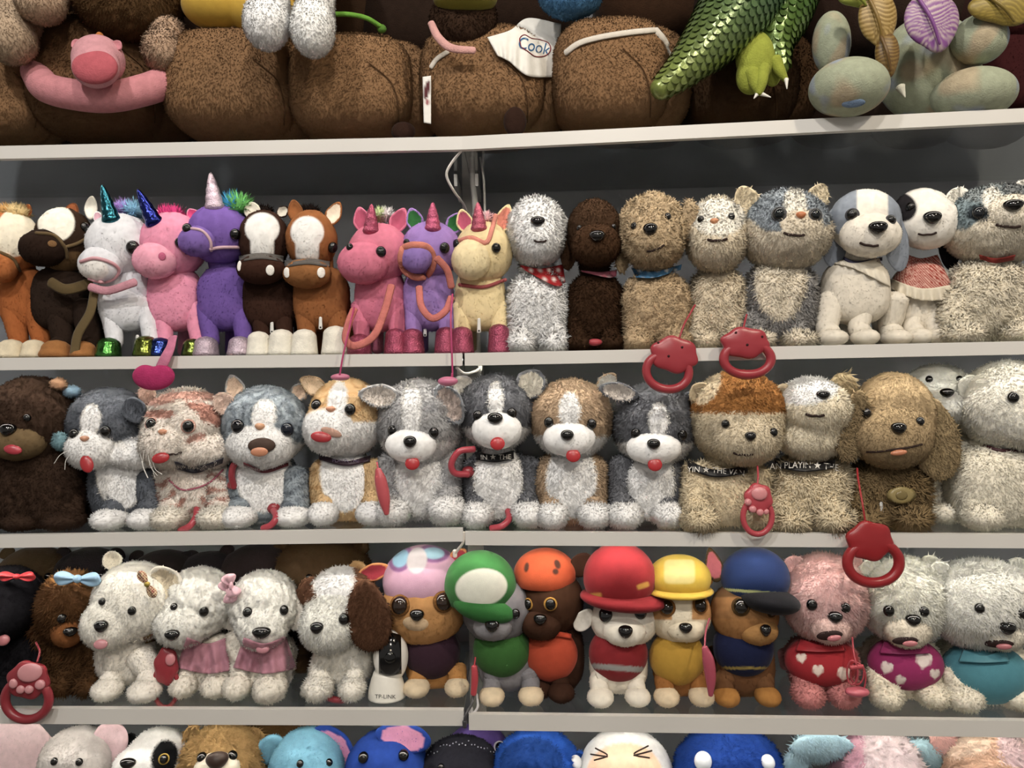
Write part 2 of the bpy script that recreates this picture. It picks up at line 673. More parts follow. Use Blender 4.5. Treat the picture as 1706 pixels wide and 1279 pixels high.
def line(name, pts, geos, parent, base, r=1.2, mat='cloth', off=1.0, y=0.05, flat=1.0, seg=8):
    """a cord or seam that follows other shapes"""
    q = spline(np.array(pts, float), max(6, 4 * len(pts)))
    w_ = []
    for a, b in q:
        h = hit(geos, a, b) if geos else None
        yy = h[0][1] if h is not None else y
        w_.append(P(a, b, yy - off * S(yy)))
    w_ = np.array(w_)
    g = tube(w_, np.full(len(w_), r * S(y)), seg, len(w_), flat)
    mesh(name, g, parent, base, mat)
    return g


def airline(name, pts, parent, base, r=1.2, mat='cloth', flat=1.0, n=None):
    g = ptube([(a, b, c, r) for a, b, c in pts], 8, n or 6 * len(pts), flat)
    mesh(name, g, parent, base, mat)
    return g


_fc = {}


def lettering(name, text, px, py, h, ang, geos, parent, base, off=1.2, mat='cloth', y=0.05, squeeze=1.0, arc=0.0, extrude=0.8):
    """raised lettering laid over a surface"""
    if text not in _fc:
        cu = bpy.data.curves.new('lettering', 'FONT')
        cu.body = text
        cu.size = 1
        cu.align_x = 'CENTER'
        ob = bpy.data.objects.new('lettering', cu)
        COL.objects.link(ob)
        dg = bpy.context.evaluated_depsgraph_get()
        me = bpy.data.meshes.new_from_object(ob.evaluated_get(dg))
        me.calc_loop_triangles()
        v = np.array([x.co[:] for x in me.vertices])
        f = np.array([t.vertices[:] for t in me.loop_triangles])
        bpy.data.objects.remove(ob)
        bpy.data.curves.remove(cu)
        bpy.data.meshes.remove(me)
        _fc[text] = (v, f)
    v, f = _fc[text]
    a = math.radians(ang)
    out = []
    for x, z, _ in v:
        x, z = x * h / 0.72 * squeeze, (z - 0.35) * h / 0.72
        z -= arc * x * x * -1
        u, w_ = px + x * math.cos(a) + z * math.sin(a), py + x * math.sin(a) - z * math.cos(a)
        hh = hit(geos, u, w_, y)
        out.append(P(u, w_, hh[0][1] - off * S(y)))
    out = np.array(out)
    g = G(out, f, (px, py), y, 10)
    return mesh(name, g, parent, base, mat)

# ------------------------------------------------------------------ the setting


def solid(name, rgb, rough=0.6, nscale=3.0, var=0.08):
    m = bpy.data.materials.new(name)
    m.use_nodes = True
    nt = m.node_tree
    bs = nt.nodes['Principled BSDF']
    tc = nt.nodes.new('ShaderNodeTexCoord')
    no = nt.nodes.new('ShaderNodeTexNoise')
    no.inputs['Scale'].default_value = nscale
    nt.links.new(tc.outputs['Object'], no.inputs['Vector'])
    cr = nt.nodes.new('ShaderNodeValToRGB')
    c = hx(rgb)
    cr.color_ramp.elements[0].position = 0.3
    cr.color_ramp.elements[1].position = 0.7
    cr.color_ramp.elements[0].color = (*(c * (1 - var)), 1)
    cr.color_ramp.elements[1].color = (*(c * (1 + var)), 1)
    nt.links.new(no.outputs['Fac'], cr.inputs['Fac'])
    nt.links.new(cr.outputs['Color'], bs.inputs['Base Color'])
    bs.inputs['Roughness'].default_value = rough
    MATS[name] = m
    return m


def box(name, lo, hi, mat, parent=None, kind=None):
    lo, hi = np.array(lo, float), np.array(hi, float)
    v = np.array([[(lo, hi)[i][0], (lo, hi)[j][1], (lo, hi)[k][2]] for i in (0, 1) for j in (0, 1) for k in (0, 1)])
    f = np.array([(0, 1, 3), (0, 3, 2), (4, 6, 7), (4, 7, 5), (0, 4, 5), (0, 5, 1), (2, 3, 7), (2, 7, 6), (0, 2, 6), (0, 6, 4), (1, 5, 7), (1, 7, 3)])
    o = raw(name, v, f, np.ones((8, 3)) * 0.5, parent, mat, smooth=False)
    if kind:
        o['kind'] = kind
    return o


solid('back_panel', '7d8189', 0.45, 1.2, 0.10)
solid('floor_tile', '8a8278', 0.4)
solid('ceiling_paint', '6a6864', 0.9)
solid('strip_white', 'd2cfca', 0.35, 6, 0.03)


def glass_mat():
    m = bpy.data.materials.new('shelf_glass')
    m.use_nodes = True
    nt = m.node_tree
    nt.nodes.clear()
    out = nt.nodes.new('ShaderNodeOutputMaterial')
    tr = nt.nodes.new('ShaderNodeBsdfTransparent')
    tr.inputs['Color'].default_value = (0.92, 0.94, 0.93, 1)
    gl = nt.nodes.new('ShaderNodeBsdfGlossy')
    gl.inputs['Roughness'].default_value = 0.04
    lw = nt.nodes.new('ShaderNodeLayerWeight')
    lw.inputs['Blend'].default_value = 0.5
    pw = nt.nodes.new('ShaderNodeMath')
    pw.operation = 'POWER'
    pw.inputs[1].default_value = 4.0
    nt.links.new(lw.outputs['Facing'], pw.inputs[0])
    fr = nt.nodes.new('ShaderNodeMath')
    fr.operation = 'MULTIPLY_ADD'
    fr.inputs[1].default_value = 0.9
    fr.inputs[2].default_value = 0.04
    nt.links.new(pw.outputs[0], fr.inputs[0])
    mx = nt.nodes.new('ShaderNodeMixShader')
    nt.links.new(fr.outputs[0], mx.inputs['Fac'])
    nt.links.new(tr.outputs[0], mx.inputs[1])
    nt.links.new(gl.outputs[0], mx.inputs[2])
    nt.links.new(mx.outputs[0], out.inputs['Surface'])
    MATS['shelf_glass'] = m


glass_mat()
YB = 0.36
for nm, lo, hi, mt in (('wall_back', (-2.2, YB, 0), (2.2, YB + 0.05, 3.0), 'back_panel'),
                       ('floor', (-3.0, -3.2, -0.05), (3.0, YB + 0.05, 0), 'floor_tile'),
                       ('ceiling', (-3.0, -3.2, 3.0), (3.0, YB + 0.05, 3.05), 'ceiling_paint')):
    box(nm, lo, hi, mt, None, 'structure')

ROWN = {1: 'top', 2: 'second', 3: 'third', 4: 'fourth', 5: 'lowest'}
LED = {1: 1.3, 2: 1.5, 3: 2.7, 4: 1.8}
STRIP_H = {1: 0.022, 2: 0.021, 3: 0.022, 4: 0.026, 5: 0.026}


def slab(name, a, b, back_y, z0, z1, y_lo, parent, mat):
    """panel whose front edge runs from a to b and whose back edge lies at back_y"""
    A0, B0 = a + np.array([0, y_lo, 0]), b + np.array([0, y_lo, 0])
    A1, B1 = a.copy(), b.copy()
    A1[1] = B1[1] = back_y
    if mat == 'strip_white':
        A1, B1 = a + np.array([0, back_y, 0]), b + np.array([0, back_y, 0])
    v = []
    for q in (A0, B0, B1, A1):
        v.append(q + np.array([0, 0, z0]))
    for q in (A0, B0, B1, A1):
        v.append(q + np.array([0, 0, z1]))
    f = [(0, 2, 1), (0, 3, 2), (4, 5, 6), (4, 6, 7), (0, 1, 5), (0, 5, 4), (1, 2, 6), (1, 6, 5), (2, 3, 7), (2, 7, 6), (3, 0, 4), (3, 4, 7)]
    return raw(name, np.array(v), np.array(f), np.ones((8, 3)), parent, mat, smooth=False)


for k in range(1, 6):
    for un in (0, 1):
        a, b = edge_pts(k, un)
        if un == 0:
            a = a + (a - b) * 0.45
        else:
            b = b + (b - a) * 0.35
        # top face of the strip is level with the top of the glass
        o = empty('shelf', (a + b) / 2, '%s glass shelf with white front strip, %s half of the rack' % ({1: 'highest', 2: 'second highest', 3: 'middle', 4: 'second lowest', 5: 'lowest'}[k], ('left', 'right')[un]), 'shelf', 'glass shelves of the rack')
        slab('front_strip', a, b, 0.012, -STRIP_H[k], 0.0, 0.0, o, 'strip_white')
        if k < 5:
            # LED strip fixed behind the front strip, shining down and back
            ld = bpy.data.lights.new('shelf_led', 'AREA')
            ld.shape = 'RECTANGLE'
            L = np.linalg.norm(b - a)
            ld.size, ld.size_y = L, 0.008
            ld.energy = LED[k] * L
            ld.color = (1.0, 0.95, 0.88)
            lo = bpy.data.objects.new('shelf_led', ld)
            COL.objects.link(lo)
            c = (a + b) / 2 + np.array([0, 0.0175, -0.0108])
            e1 = (b - a) / L
            nz = unit(np.cross(e1, np.array([0, -0.2, 1.0])))
            zz = np.cross(e1, nz)
            lo.matrix_world = Matrix(((e1[0], nz[0], zz[0], c[0]), (e1[1], nz[1], zz[1], c[1]), (e1[2], nz[2], zz[2], c[2]), (0, 0, 0, 1)))
            slab('led_strip', a + np.array([0, 0.013, 0]), b + np.array([0, 0.013, 0]), 0.009, -0.0104, -0.0094, 0.0, o, 'strip_white')
        slab('glass_panel', a, b, YB - 0.004, -0.009, -0.0008, 0.0125, o, 'shelf_glass')

# slotted upright and shelf brackets between the two halves of the rack
o = empty('shelf_upright', (P(788, 640, 0.33)[0], 0.335, 0.0), 'pale metal slotted upright between the two shelf halves', 'upright')
xx = P(788, 640, 0.33)[0]
box('post', (xx - 0.016, 0.325, 0), (xx + 0.016, 0.359, 2.6), 'strip_white', o)
for k in range(1, 6):
    z = edge_pts(k, 0)[1][2]
    for sx in (-0.020, 0.020):
        box('bracket', (xx + sx - 0.003, 0.19, z - 0.035), (xx + sx + 0.003, 0.325, z - 0.012), 'strip_white', o)

# ------------------------------------------------------------------ plush toy builder


def proj(p):
    q = p - CAM
    q = q / q[1]
    return 853 + q @ R_ * F, 639.5 - q @ U_ * F


def wblob(C, r, ex=(), sub=3, lump=0.0, lscale=0.03):
    px, py = proj(C)
    s = S(C[1])
    return blob(px, py, C[1], r[0] / s, r[2] / s, r[1] / s, ex, sub, lump, lscale)


def plush(name, label, cat, sh, d, body, head, feet=(), group=None, col='ffffff', hcol=None, lcol=None, pcol=None,
          bpat=(), hpat=(), lpat=(), fur=SHORT, hfur=None, lfur=None, muz=(), msep=None, mfur=None, mpat=(), ears=(), efur=None,
          eyes=(), eyecol='0b0908', eyering=None, nose=None, tongue=None, mouth=None, ry=0.75, hd=0.0, bd=0.0, hind=True, legr=None, hlump=0, bex=(), hex_=(), legs=True,
          hsub=4, mat='velvet', base=None, nosetri=0.25, paws=True, sq=2.0, rear=60, bsq=2.7):
    hcol = hcol or col
    lcol = lcol or col
    pcol = pcol or lcol
    hfur = hfur or fur
    lfur = lfur or fur
    mfur = mfur or hfur
    bpx, bpy_, brx, brz = body
    y0 = Y0(bpx) + d
    yb = y0 + 0.085 + bd
    cx = P(bpx, bpy_, yb)[0]
    zs = shelf_z(sh, cx)
    root = empty(name, (cx, yb, zs), label, cat, group)
    T = dict(fl=fur[0], root=root, y0=y0, zs=zs)
    # body: chest plus a rear half that reaches back over the shelf
    kb = fur
    bex = list(bex)
    if head is not None and head[1] + head[3] > bpy_ - brz * 1.4 and head[1] < bpy_:
        bex.append((head[0] * 0.5 + bpx * 0.5, head[1] + head[3] * 0.72, 4, min(head[2], brx) * 0.6, 30, min(head[2], brx) * 0.5))
    bb = blob(bpx, bpy_, yb, brx, brz, brx * ry, [(bpx, bpy_ + brz * 0.1, rear, brx * 0.75, brz * 0.72, brx * 0.6)] + [(e[0], e[1], e[2], e[3], e[4], e[5]) for e in bex], 3 if kb is BALD else 4, kb[3], kb[4], sq=bsq)
    zlow = zs + 0.003
    bb.v[:, 2] = np.maximum(bb.v[:, 2], zlow)
    T['bobj'] = mesh('body', bb, root, col, mat, bpat, kb)
    T['bg'] = [bb]
    s = S(y0)
    # front legs with paws
    for ft in feet:
        px, w_, h_ = ft[:3]
        yf = y0 + (ft[3] if len(ft) > 3 else 0.042)
        fx = P(px, EDGE[sh][0][1], yf)[0]
        top = P(px * 1.0 + bpx * 0.0, bpy_ + brz * 0.2, yb - 0.008)
        if h_ * 2 * s + zs > top[2] - 0.01:
            top[2] = zs + h_ * 2 * s + 0.015
        if len(ft) > 4:
            top = P(ft[4], ft[5], yb - 0.02)
        rt = (legr or w_ * 0.42) * s
        mid = np.array([fx, yf + 0.020, zs + h_ * s * 1.15])
        low = np.array([fx, yf + 0.006, zs + h_ * s * 0.75])
        lg = tube([top, (top * 0.45 + mid * 0.55), mid, low], [rt * 1.08, rt * 1.0, rt * 0.9, rt * 0.9], 16, 14)
        lg.pc = proj((top + low) / 2)
        lg.y = yf
        if lfur[3]:
            lg.v = lg.v + vnormals(lg.v, lg.f) * (noise(lg.v, lfur[4]) * lfur[3] * s)[:, None]
        lg.v[:, 2] = np.maximum(lg.v[:, 2], zs + 0.004)
        if legs:
            lo = mesh('leg', lg, root, lcol, mat, lpat, lfur)
        else:
            lo = root
        if not paws:
            T['bg'].append(lg)
            continue
        pw = wblob(np.array([fx, yf - 0.004, zs + h_ * 0.5 * s]), (w_ * 0.5 * s, w_ * 0.62 * s, h_ * 0.52 * s), (), 3, lfur[3] * 0.6, lfur[4])
        pw.v[:, 2] = np.maximum(pw.v[:, 2], zs + 0.0012)
        mesh('paw', pw, lo, pcol, mat, (), lfur, droop=0.3)
        T['bg'] += [lg, pw]
    if hind and feet:
        for sx in (-1, 1):
            hxp = np.array([cx + sx * brx * 0.55 * s, yb + 0.105, 0])
            t_ = hxp + np.array([0, 0, P(bpx, bpy_ + brz * 0.2, yb)[2]])
            lw = hxp + np.array([0, -0.01, zs + 0.014])
            r = min(brx * 0.3, 17) * s
            if t_[2] > lw[2] + 0.01:
                lg = tube([t_, lw], [r, r * 0.9], 12, 6)
                lg.pc = proj(t_)
                lg.v[:, 2] = np.maximum(lg.v[:, 2], zs + 0.0012)
                mesh('leg', lg, root, pcol, mat)
    # head
    if head is None:
        return T
    hpx, hpy, hrx, hrz = head
    yh = y0 + 0.072 + hd
    kh = hfur
    exs = list(hex_)
    if msep is None:
        exs += [(m[0], m[1], -m[4], m[2], m[3], m[5] if len(m) > 5 else (m[2] + m[3]) * 0.45) for m in muz]
    hg = blob(hpx, hpy, yh, hrx, hrz, (hrx + hrz) * 0.45, exs, 3 if kh is BALD else hsub, kh[3] + hlump, kh[4], p=6.0, sq=sq)
    ho = mesh('head', hg, root, hcol, mat, hpat, kh)
    T['hobj'] = ho
    T['hg'] = [hg]
    T['yh'] = yh
    if msep is not None:
        for m in muz:
            mg = blob(m[0], m[1], yh - m[4] * s, m[2], m[3], m[5] if len(m) > 5 else (m[2] + m[3]) * 0.45, (), 4 if mfur[1] else 3, mfur[3], mfur[4])
            mesh('muzzle', mg, ho, msep, mat, mpat, mfur)
            T['hg'].append(mg)
    for e in ears:
        e = dict(zip(('bx', 'by', 'tx', 'ty', 'w', 'dy', 'col', 'inner', 'point', 'cup', 'th'), e)) if not isinstance(e, dict) else e
        eg = leaf(e['bx'], e['by'], e['tx'], e['ty'], e['w'], yh + e.get('dy', 0) * s, e.get('th', 9), e.get('point', 0.35), e.get('cup', 5), e.get('tilt', 0))
        mesh('ear', eg, ho, e.get('col') or hcol, mat, (), e.get('fur', efur or hfur), e.get('inner'))
        T['hg'].append(eg)
    for e in eyes:
        h = hit(T['hg'], e[0], e[1], yh - hrx * s)
        ec = e[3] if len(e) > 3 else eyecol
        if eyering:
            ball('eye_rim', h[0], h[1], e[2] * 1.3 * s, e[2] * 1.3 * s, e[2] * 0.45 * s, ho, eyering, 'velvet')
        ball('eye', h[0], h[1], e[2] * s, e[2] * s * 1.08, e[2] * 0.8 * s, ho, ec, 'gloss', push=0.35)
    if mouth and mouth[3] <= 5.5:
        mx, my, mr = mouth[:3]
        tl = math.tan(math.radians(mouth[4] if len(mouth) > 4 else 0))
        line('mouth', [(mx - mr, my - 1.5 + mr * tl), (mx - mr * .5, my + .8 + mr * .5 * tl), (mx, my + .6), (mx + mr * .5, my + .8 - mr * .5 * tl), (mx + mr, my - 1.5 - mr * tl)], T['hg'], ho, '2e1a14', mouth[3] * 0.45, 'matte', 0.3 * hfur[0], y=T['y0'])
    elif mouth:
        h = hit(T['hg'], mouth[0], mouth[1], yh - hrx * s)
        ball('mouth', h[0], h[1], mouth[2] * s, mouth[3] * s, max(3.0, mouth[3] * 0.5) * s, ho, mouth[5] if len(mouth) > 5 else '2a1512', 'matte', ang=mouth[4] if len(mouth) > 4 else 0, push=0.1)
    if tongue:
        h = hit(T['hg'], tongue[0], tongue[1] - tongue[3] * 0.4, yh - hrx * s)
        q = P(tongue[0], tongue[1], h[0][1] - 4 * s)
        ball('tongue', q, np.array([0, -1, 0.25]), tongue[2] * s, tongue[3] * s, 4.5 * s, ho, tongue[4], 'plastic', sub=3, ang=tongue[5] if len(tongue) > 5 else 0, push=0.3)
    if nose:
        h = hit(T['hg'], nose[0], nose[1], yh - hrx * s)
        nc = nose[4] if len(nose) > 4 else '0d0b0b'
        ball('nose', h[0], h[1], nose[2] * s, nose[3] * s, (nose[2] + nose[3]) * 0.42 * s, ho, nc, 'gloss' if nc == '0d0b0b' else 'satin', sub=2, tri=nosetri, push=0.35)
    return T


def horn(T, bx, by, tx, ty, r, col, mat='foil'):
    y = hit(T['hg'][:1], bx, by, T['yh'] - 0.02)[0][1] + r * 0.45 * S(T['yh'])
    n = 26
    t = np.linspace(0, 1, n)
    pts = [(bx + (tx - bx) * a, by + (ty - by) * a, y - 0.004 * a, r * (1 - a) ** 0.62 * (1 + 0.05 * math.sin(a * 28)) + 0.8) for a in t]
    g = tube([P(a, b, c) for a, b, c, _ in pts], [q[3] * S(y) for q in pts], 16, n)
    mesh('horn', g, T['hobj'], col, mat)


def mane(T, px, py, rx, rz, cols, y=0.02, L=16):
    for i, c in enumerate(cols):
        k = (i - (len(cols) - 1) / 2)
        g = blob(px + k * rx * 0.9, py, T['yh'] + y, rx * 0.7, rz * 0.7, rx * 0.8, (), 3)
        mesh('mane', g, T['hobj'], c, 'velvet', (), (L, 0.5, 1.0, 0, 0.02), droop=-0.6)


def hoof(T, px, w_, h_, sh, col, mat='glitter', dy=0.036):
    y = T['y0'] + dy
    s = S(y)
    x = P(px, EDGE[sh][0][1], y)[0]
    z = T['zs']
    g = tube([(x, y, z + h_ * s), (x, y - 0.001, z + h_ * 0.5 * s), (x, y - 0.003, z + 0.0015)], [w_ * 0.46 * s, w_ * 0.5 * s, w_ * 0.54 * s], 18, 10, 1.1, cap=True)
    g.v[:, 2] = np.maximum(g.v[:, 2], z + 0.0012)
    mesh('hoof', g, T['root'], col, mat)


def bow(parent, px, py, w_, h_, ang, y, col, mat='satin', pats=(), knot=None):
    a = math.radians(ang)
    s = S(y)
    for sd in (-1, 1):
        # pinched loop
        d, f = ico(3)
        t = (d[:, 0] + 1) / 2
        x = sd * (t * w_ * 0.5)
        z = d[:, 2] * h_ * 0.5 * (0.22 + 0.78 * t ** 0.8)
        yy = d[:, 1] * h_ * 0.22 * (0.3 + t) - 2.0 * np.sin(np.arctan2(d[:, 2], 0.3 + t) * 5)
        u, w2 = x * math.cos(a) + z * math.sin(a), x * math.sin(a) - z * math.cos(a)
        v = P(px, py, y) + (R_[None] * u[:, None] - U_[None] * w2[:, None]) * s + np.array([0, 1, 0])[None] * (yy * s)[:, None]
        g = G(v, f if sd > 0 else f[:, ::-1].copy(), (px, py), y, 1.0)
        mesh('bow_loop', g, parent, col, mat, pats)
    g = blob(px, py, y - 3 * s, w_ * 0.09, h_ * 0.22, w_ * 0.09, (), 2)
    mesh('bow_knot', g, parent, knot or col, mat)


def zip_pull(T, px, py, ln=14, ang=0):
    h = hit(T['bg'], px, py, T['y0'] + 0.05)
    y = min(h[0][1], T['y0'] + 0.075) - 0.006
    a = math.radians(ang)
    g = ptube([(px, py - ln / 2, y, 2.6), (px + ln * math.sin(a), py + ln / 2, y, 3.4)], 10, 6, 0.4)
    mesh('zipper_pull', g, T['root'], 'd8d8d4', 'plastic')
    h2 = P(px + ln * math.sin(a), py + ln * 0.4, y - 0.0015)
    ball('pull_hole', h2, np.array([0, -1, 0]), 0.0016, 0.0016, 0.0006, T['root'], '1a1a1a', 'matte', sub=1)


def collar(T, top, bot, col, text=None, tcol='d8d4cc', h=11, tx=None, ty=None, ang=0, squeeze=1.0, arc=0.0, name='collar', mat='satin', pats=(), off=4):
    off = off + T['fl'] * 0.9
    g = drape(name, top, bot, T['bg'] + T['hg'][:1], T['root'], col, mat, pats, off, 2.0, step=4)
    if text:
        lettering('collar_lettering', text, tx, ty, h, ang, [g], T['root'], tcol, 0.8, squeeze=squeeze, arc=arc, y=T['y0'] + 0.04)
    return g


def handle(label, px, py, w_, h_, y, col, pads=None, cord=(), cordcol=None, body=(0.0, -0.28, 0.66, 0.5), flip=False, ang=0, padcol='e9a8b0', screws=False):
    """leash handle: scalloped reel body inside an oval grip ring"""
    s = S(y)
    root = empty('leash_handle', P(px, py, y), label, 'leash handle', 'pull leash handles')
    a = math.radians(ang)

    def W(u, v, dy=0.0):
        return P(px + u * math.cos(a) - v * math.sin(a), py + u * math.sin(a) + v * math.cos(a), y + dy)
    th = np.linspace(0, 2 * np.pi, 41)[:-1]
    R0 = w_ * 0.085
    cx, cy, rx, rz = 0, h_ * 0.14, w_ / 2 - R0, h_ * 0.36 - R0 * 0.5
    wp = np.array([W(cx + rx * math.cos(t), cy + rz * math.sin(t)) for t in th])
    # closed ring
    ring_v, ring_f = [], []
    seg = 12
    C = wp.mean(0)
    for i, p in enumerate(wp):
        o = unit(p - C)
        for k in range(seg):
            b = 2 * np.pi * k / seg
            ring_v.append(p + (o * math.cos(b) + np.array([0, -1, 0]) * math.sin(b)) * R0 * s)
    for i in range(40):
        for k in range(seg):
            p0, p1 = i * seg + k, i * seg + (k + 1) % seg
            q0, q1 = ((i + 1) % 40) * seg + k, ((i + 1) % 40) * seg + (k + 1) % seg
            ring_f += [(p0, q1, p1), (p0, q0, q1)]
    g = G(np.array(ring_v), np.array(ring_f), (px, py), y)
    nn = np.cross(g.v[g.f[:, 1]] - g.v[g.f[:, 0]], g.v[g.f[:, 2]] - g.v[g.f[:, 0]])
    if (nn[0] @ (g.v[g.f[0]].mean(0) - wp[0])) < 0:
        g.f = g.f[:, ::-1].copy()
    mesh('grip_ring', g, root, col, 'plastic')
    # scalloped reel
    d, f = ico(4)
    an = np.arctan2(d[:, 2], d[:, 0])
    sc = 1 + 0.055 * np.cos(an * 6 + 1.57)
    bx, by, bw, bh = body
    e = np.abs(d[:, 1]) ** 0.5 * np.sign(d[:, 1])
    rr = np.sqrt(np.maximum(0, 1 - np.abs(d[:, 1]) ** 3.2)) / np.maximum(np.hypot(d[:, 0], d[:, 2]), 1e-6)
    rr = np.where(np.hypot(d[:, 0], d[:, 2]) < 1e-3, 0, rr)
    u = bx * w_ + d[:, 0] * rr * sc * bw * w_ / 2
    v = by * h_ - d[:, 2] * rr * sc * bh * h_ / 2
    vv = np.array([W(u[i], v[i]) for i in range(len(d))]) + np.array([0, 1, 0])[None] * (d[:, 1] * 10 * s)[:, None]
    bg = G(vv, f, (px, py), y)
    mesh('reel_body', bg, root, col, 'plastic')
    if pads:
        for i, (u, v, rx_, rz_) in enumerate(pads):
            h = hit([bg], px + u, py + v, y - 0.012)
            ball('paw_pad', h[0], np.array([0, -1, 0.1]), rx_ * s, rz_ * s, 4 * s, root, padcol, 'plastic', sub=2, push=0.2)
    if screws:
        for u, v in ((-0.2, -0.38), (0.0, -0.14), (0.26, -0.3)):
            h = hit([bg], px + u * w_, py + v * h_, y - 0.012)
            ball('screw_hole', h[0], np.array([0, -1, 0]), 2.2 * s, 2.2 * s, 1 * s, root, '3a0a10', 'matte', sub=1)
    if cord:
        g = ptube([(q[0], q[1], q[2] if len(q) > 2 else y + 0.004, 1.7) for q in cord], 8, 8 * len(cord))
        mesh('cord', g, root, cordcol or col, 'satin')
    return root

# ------------------------------------------------------------------ top row: capybaras and what sits on them
G1 = 'brown plush capybaras on the highest shelf'
BR = '8c6844'


def capy(label, px, d, w_, top, nose=None, col=BR, hpat=()):
    pyc = (top + 236 - 9 * (px > 700) - 14 * (px > 900)) / 2
    rz = (232 - top) / 2
    T = plush('plush_capybara', label, 'plush capybara', 1, d, (px + w_ * 0.2, pyc + 6, w_ * 0.5, rz), (px, pyc, w_ * 0.5, rz), [], G1, col, hcol=col, fur=SHORT, hpat=hpat, bd=0.05, hd=0.02, hind=False, sq=3.2, rear=15,
 ears=[(px - 30, top + 14, px - 34, top - 12, 26, 20, '5a3e24', None, .1, 4), (px + 50, top + 14, px + 56, top - 12, 26, 20, '5a3e24', None, .1, 4)])
    zs = T['zs']
    for o in (T['hobj'], T['bobj']):
        me = o.data
        co = np.empty(len(me.vertices) * 3, np.float32)
        me.vertices.foreach_get('co', co)
        co = co.reshape(-1, 3)
        co[:, 2] = np.maximum(co[:, 2], 0.0015)
        me.vertices.foreach_set('co', co.ravel())
    for g in T['hg'] + T['bg']:
        g.v[:, 2] = np.maximum(g.v[:, 2], zs + 0.0015)
    if nose:
        g = blob(nose[0], nose[1], hit(T['hg'][:1], nose[0] - 8, nose[1] - 22, T['y0'])[0][1] - 0.002, nose[2], nose[3], 12, (), 3)
        g.v[:, 2] = np.maximum(g.v[:, 2], zs + 0.0015)
        mesh('nose', g, T['hobj'], '35221a', 'velvet')
    for a in ((0.34, -.55), (0.44, 0), (0.40, .6)):
        pass
    line('seam', [(px + w_ * .12, pyc - rz * .6), (px + w_ * .30, pyc - rz * .2), (px + w_ * .36, pyc + rz * .3), (px + w_ * .36, pyc + rz * .7)], T['hg'][:1], T['hobj'], '5c3f24', 1.0, 'velvet', 2.5, y=T['y0'])
    return T


capy('brown plush capybara cut off by the left edge under beige feet', 5, 0.03, 150, 90)
F1 = capy('dark brown plush capybara inside the pink swim ring', 175, 0.07, 230, 40, None, '6a4c30')
capy('brown plush capybara under the white hanging paws', 395, 0.015, 218, 62)
capy('brown plush capybara with dark nose left of the white paper tag', 590, 0.012, 205, 70, (672, 219, 20, 16))
F4 = capy('brown plush capybara wearing the white apron with blue lettering', 805, 0.012, 205, 60, (858, 203, 19, 25))
F5 = capy('brown plush capybara with white apron strap beside the green scaled leg', 1015, 0.01, 190, 55)
F6 = capy('dark brown plush capybara behind the green scaled foot', 1225, 0.10, 190, 60, None, '4a3420')
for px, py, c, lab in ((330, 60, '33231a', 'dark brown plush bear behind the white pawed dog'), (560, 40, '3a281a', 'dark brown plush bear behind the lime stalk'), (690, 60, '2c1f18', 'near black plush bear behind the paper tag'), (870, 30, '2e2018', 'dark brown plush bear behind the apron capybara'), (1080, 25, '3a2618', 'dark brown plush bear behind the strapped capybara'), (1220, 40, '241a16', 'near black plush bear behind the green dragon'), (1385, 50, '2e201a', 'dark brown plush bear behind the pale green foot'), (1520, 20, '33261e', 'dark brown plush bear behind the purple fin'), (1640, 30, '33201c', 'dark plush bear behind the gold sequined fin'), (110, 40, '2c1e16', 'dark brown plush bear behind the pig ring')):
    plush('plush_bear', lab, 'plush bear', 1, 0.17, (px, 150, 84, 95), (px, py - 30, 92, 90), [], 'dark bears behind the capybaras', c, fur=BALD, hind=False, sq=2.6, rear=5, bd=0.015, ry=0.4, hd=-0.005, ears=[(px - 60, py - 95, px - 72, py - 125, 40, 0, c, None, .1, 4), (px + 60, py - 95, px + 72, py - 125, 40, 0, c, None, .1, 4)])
# apron
ga = drape('apron', [(812, 62), (850, 50), (880, 30), (935, 40)], [(828, 92), (848, 102), (880, 126), (930, 128)], F4['hg'] + F4['bg'], F4['root'], 'e9e6de', 'cloth', off=10, ruffle=4, rn=5, step=3, y=F4['y0'] + 0.02)
lettering('apron_lettering', 'Cook', 890, 76, 20, 14, [ga], F4['root'], '2a6aa0', 1.0, 'cloth', F4['y0'], 0.85)
line('heart_outline', [(868, 78), (866, 64), (874, 58), (886, 64), (900, 66), (914, 72), (917, 84), (908, 93), (892, 94), (880, 86), (868, 78)], [ga], F4['root'], '8a2a34', 0.9, 'cloth', 1.0, y=F4['y0'])
line('apron_strap', [(718, 112), (728, 98), (746, 86)], F4['hg'] + F4['bg'], F4['root'], 'd8d0c4', 4, 'cloth', 3, y=F4['y0'] + .03, flat=0.4)
line('apron_strap', [(942, 88), (965, 72), (1000, 62), (1050, 54), (1092, 50)], F5['hg'] + F5['bg'], F5['root'], 'd8cfc2', 5, 'cloth', 4, y=F5['y0'] + .03, flat=0.4)
line('apron_strap', [(1092, 50), (1108, 70), (1116, 98)], F5['hg'] + F5['bg'], F5['root'], 'd8cfc2', 6, 'cloth', 4, y=F5['y0'] + .03, flat=0.4)
# paper tag
y = Y0(712) + 0.01
o = empty('paper_tag', P(712, 205, y), 'narrow white paper tag with dark red print between two capybaras', 'tag')
g = drape('tag_card', [(704, 128), (718, 126)], [(706, 204), (718, 206)], [], o, 'e6e4de', 'matte', [('e', 711, 150, 5, 16, 12, '5a1820'), ('e', 712, 170, 3, 5, 0, 'a02838')], off=0, y=y, step=2.5)
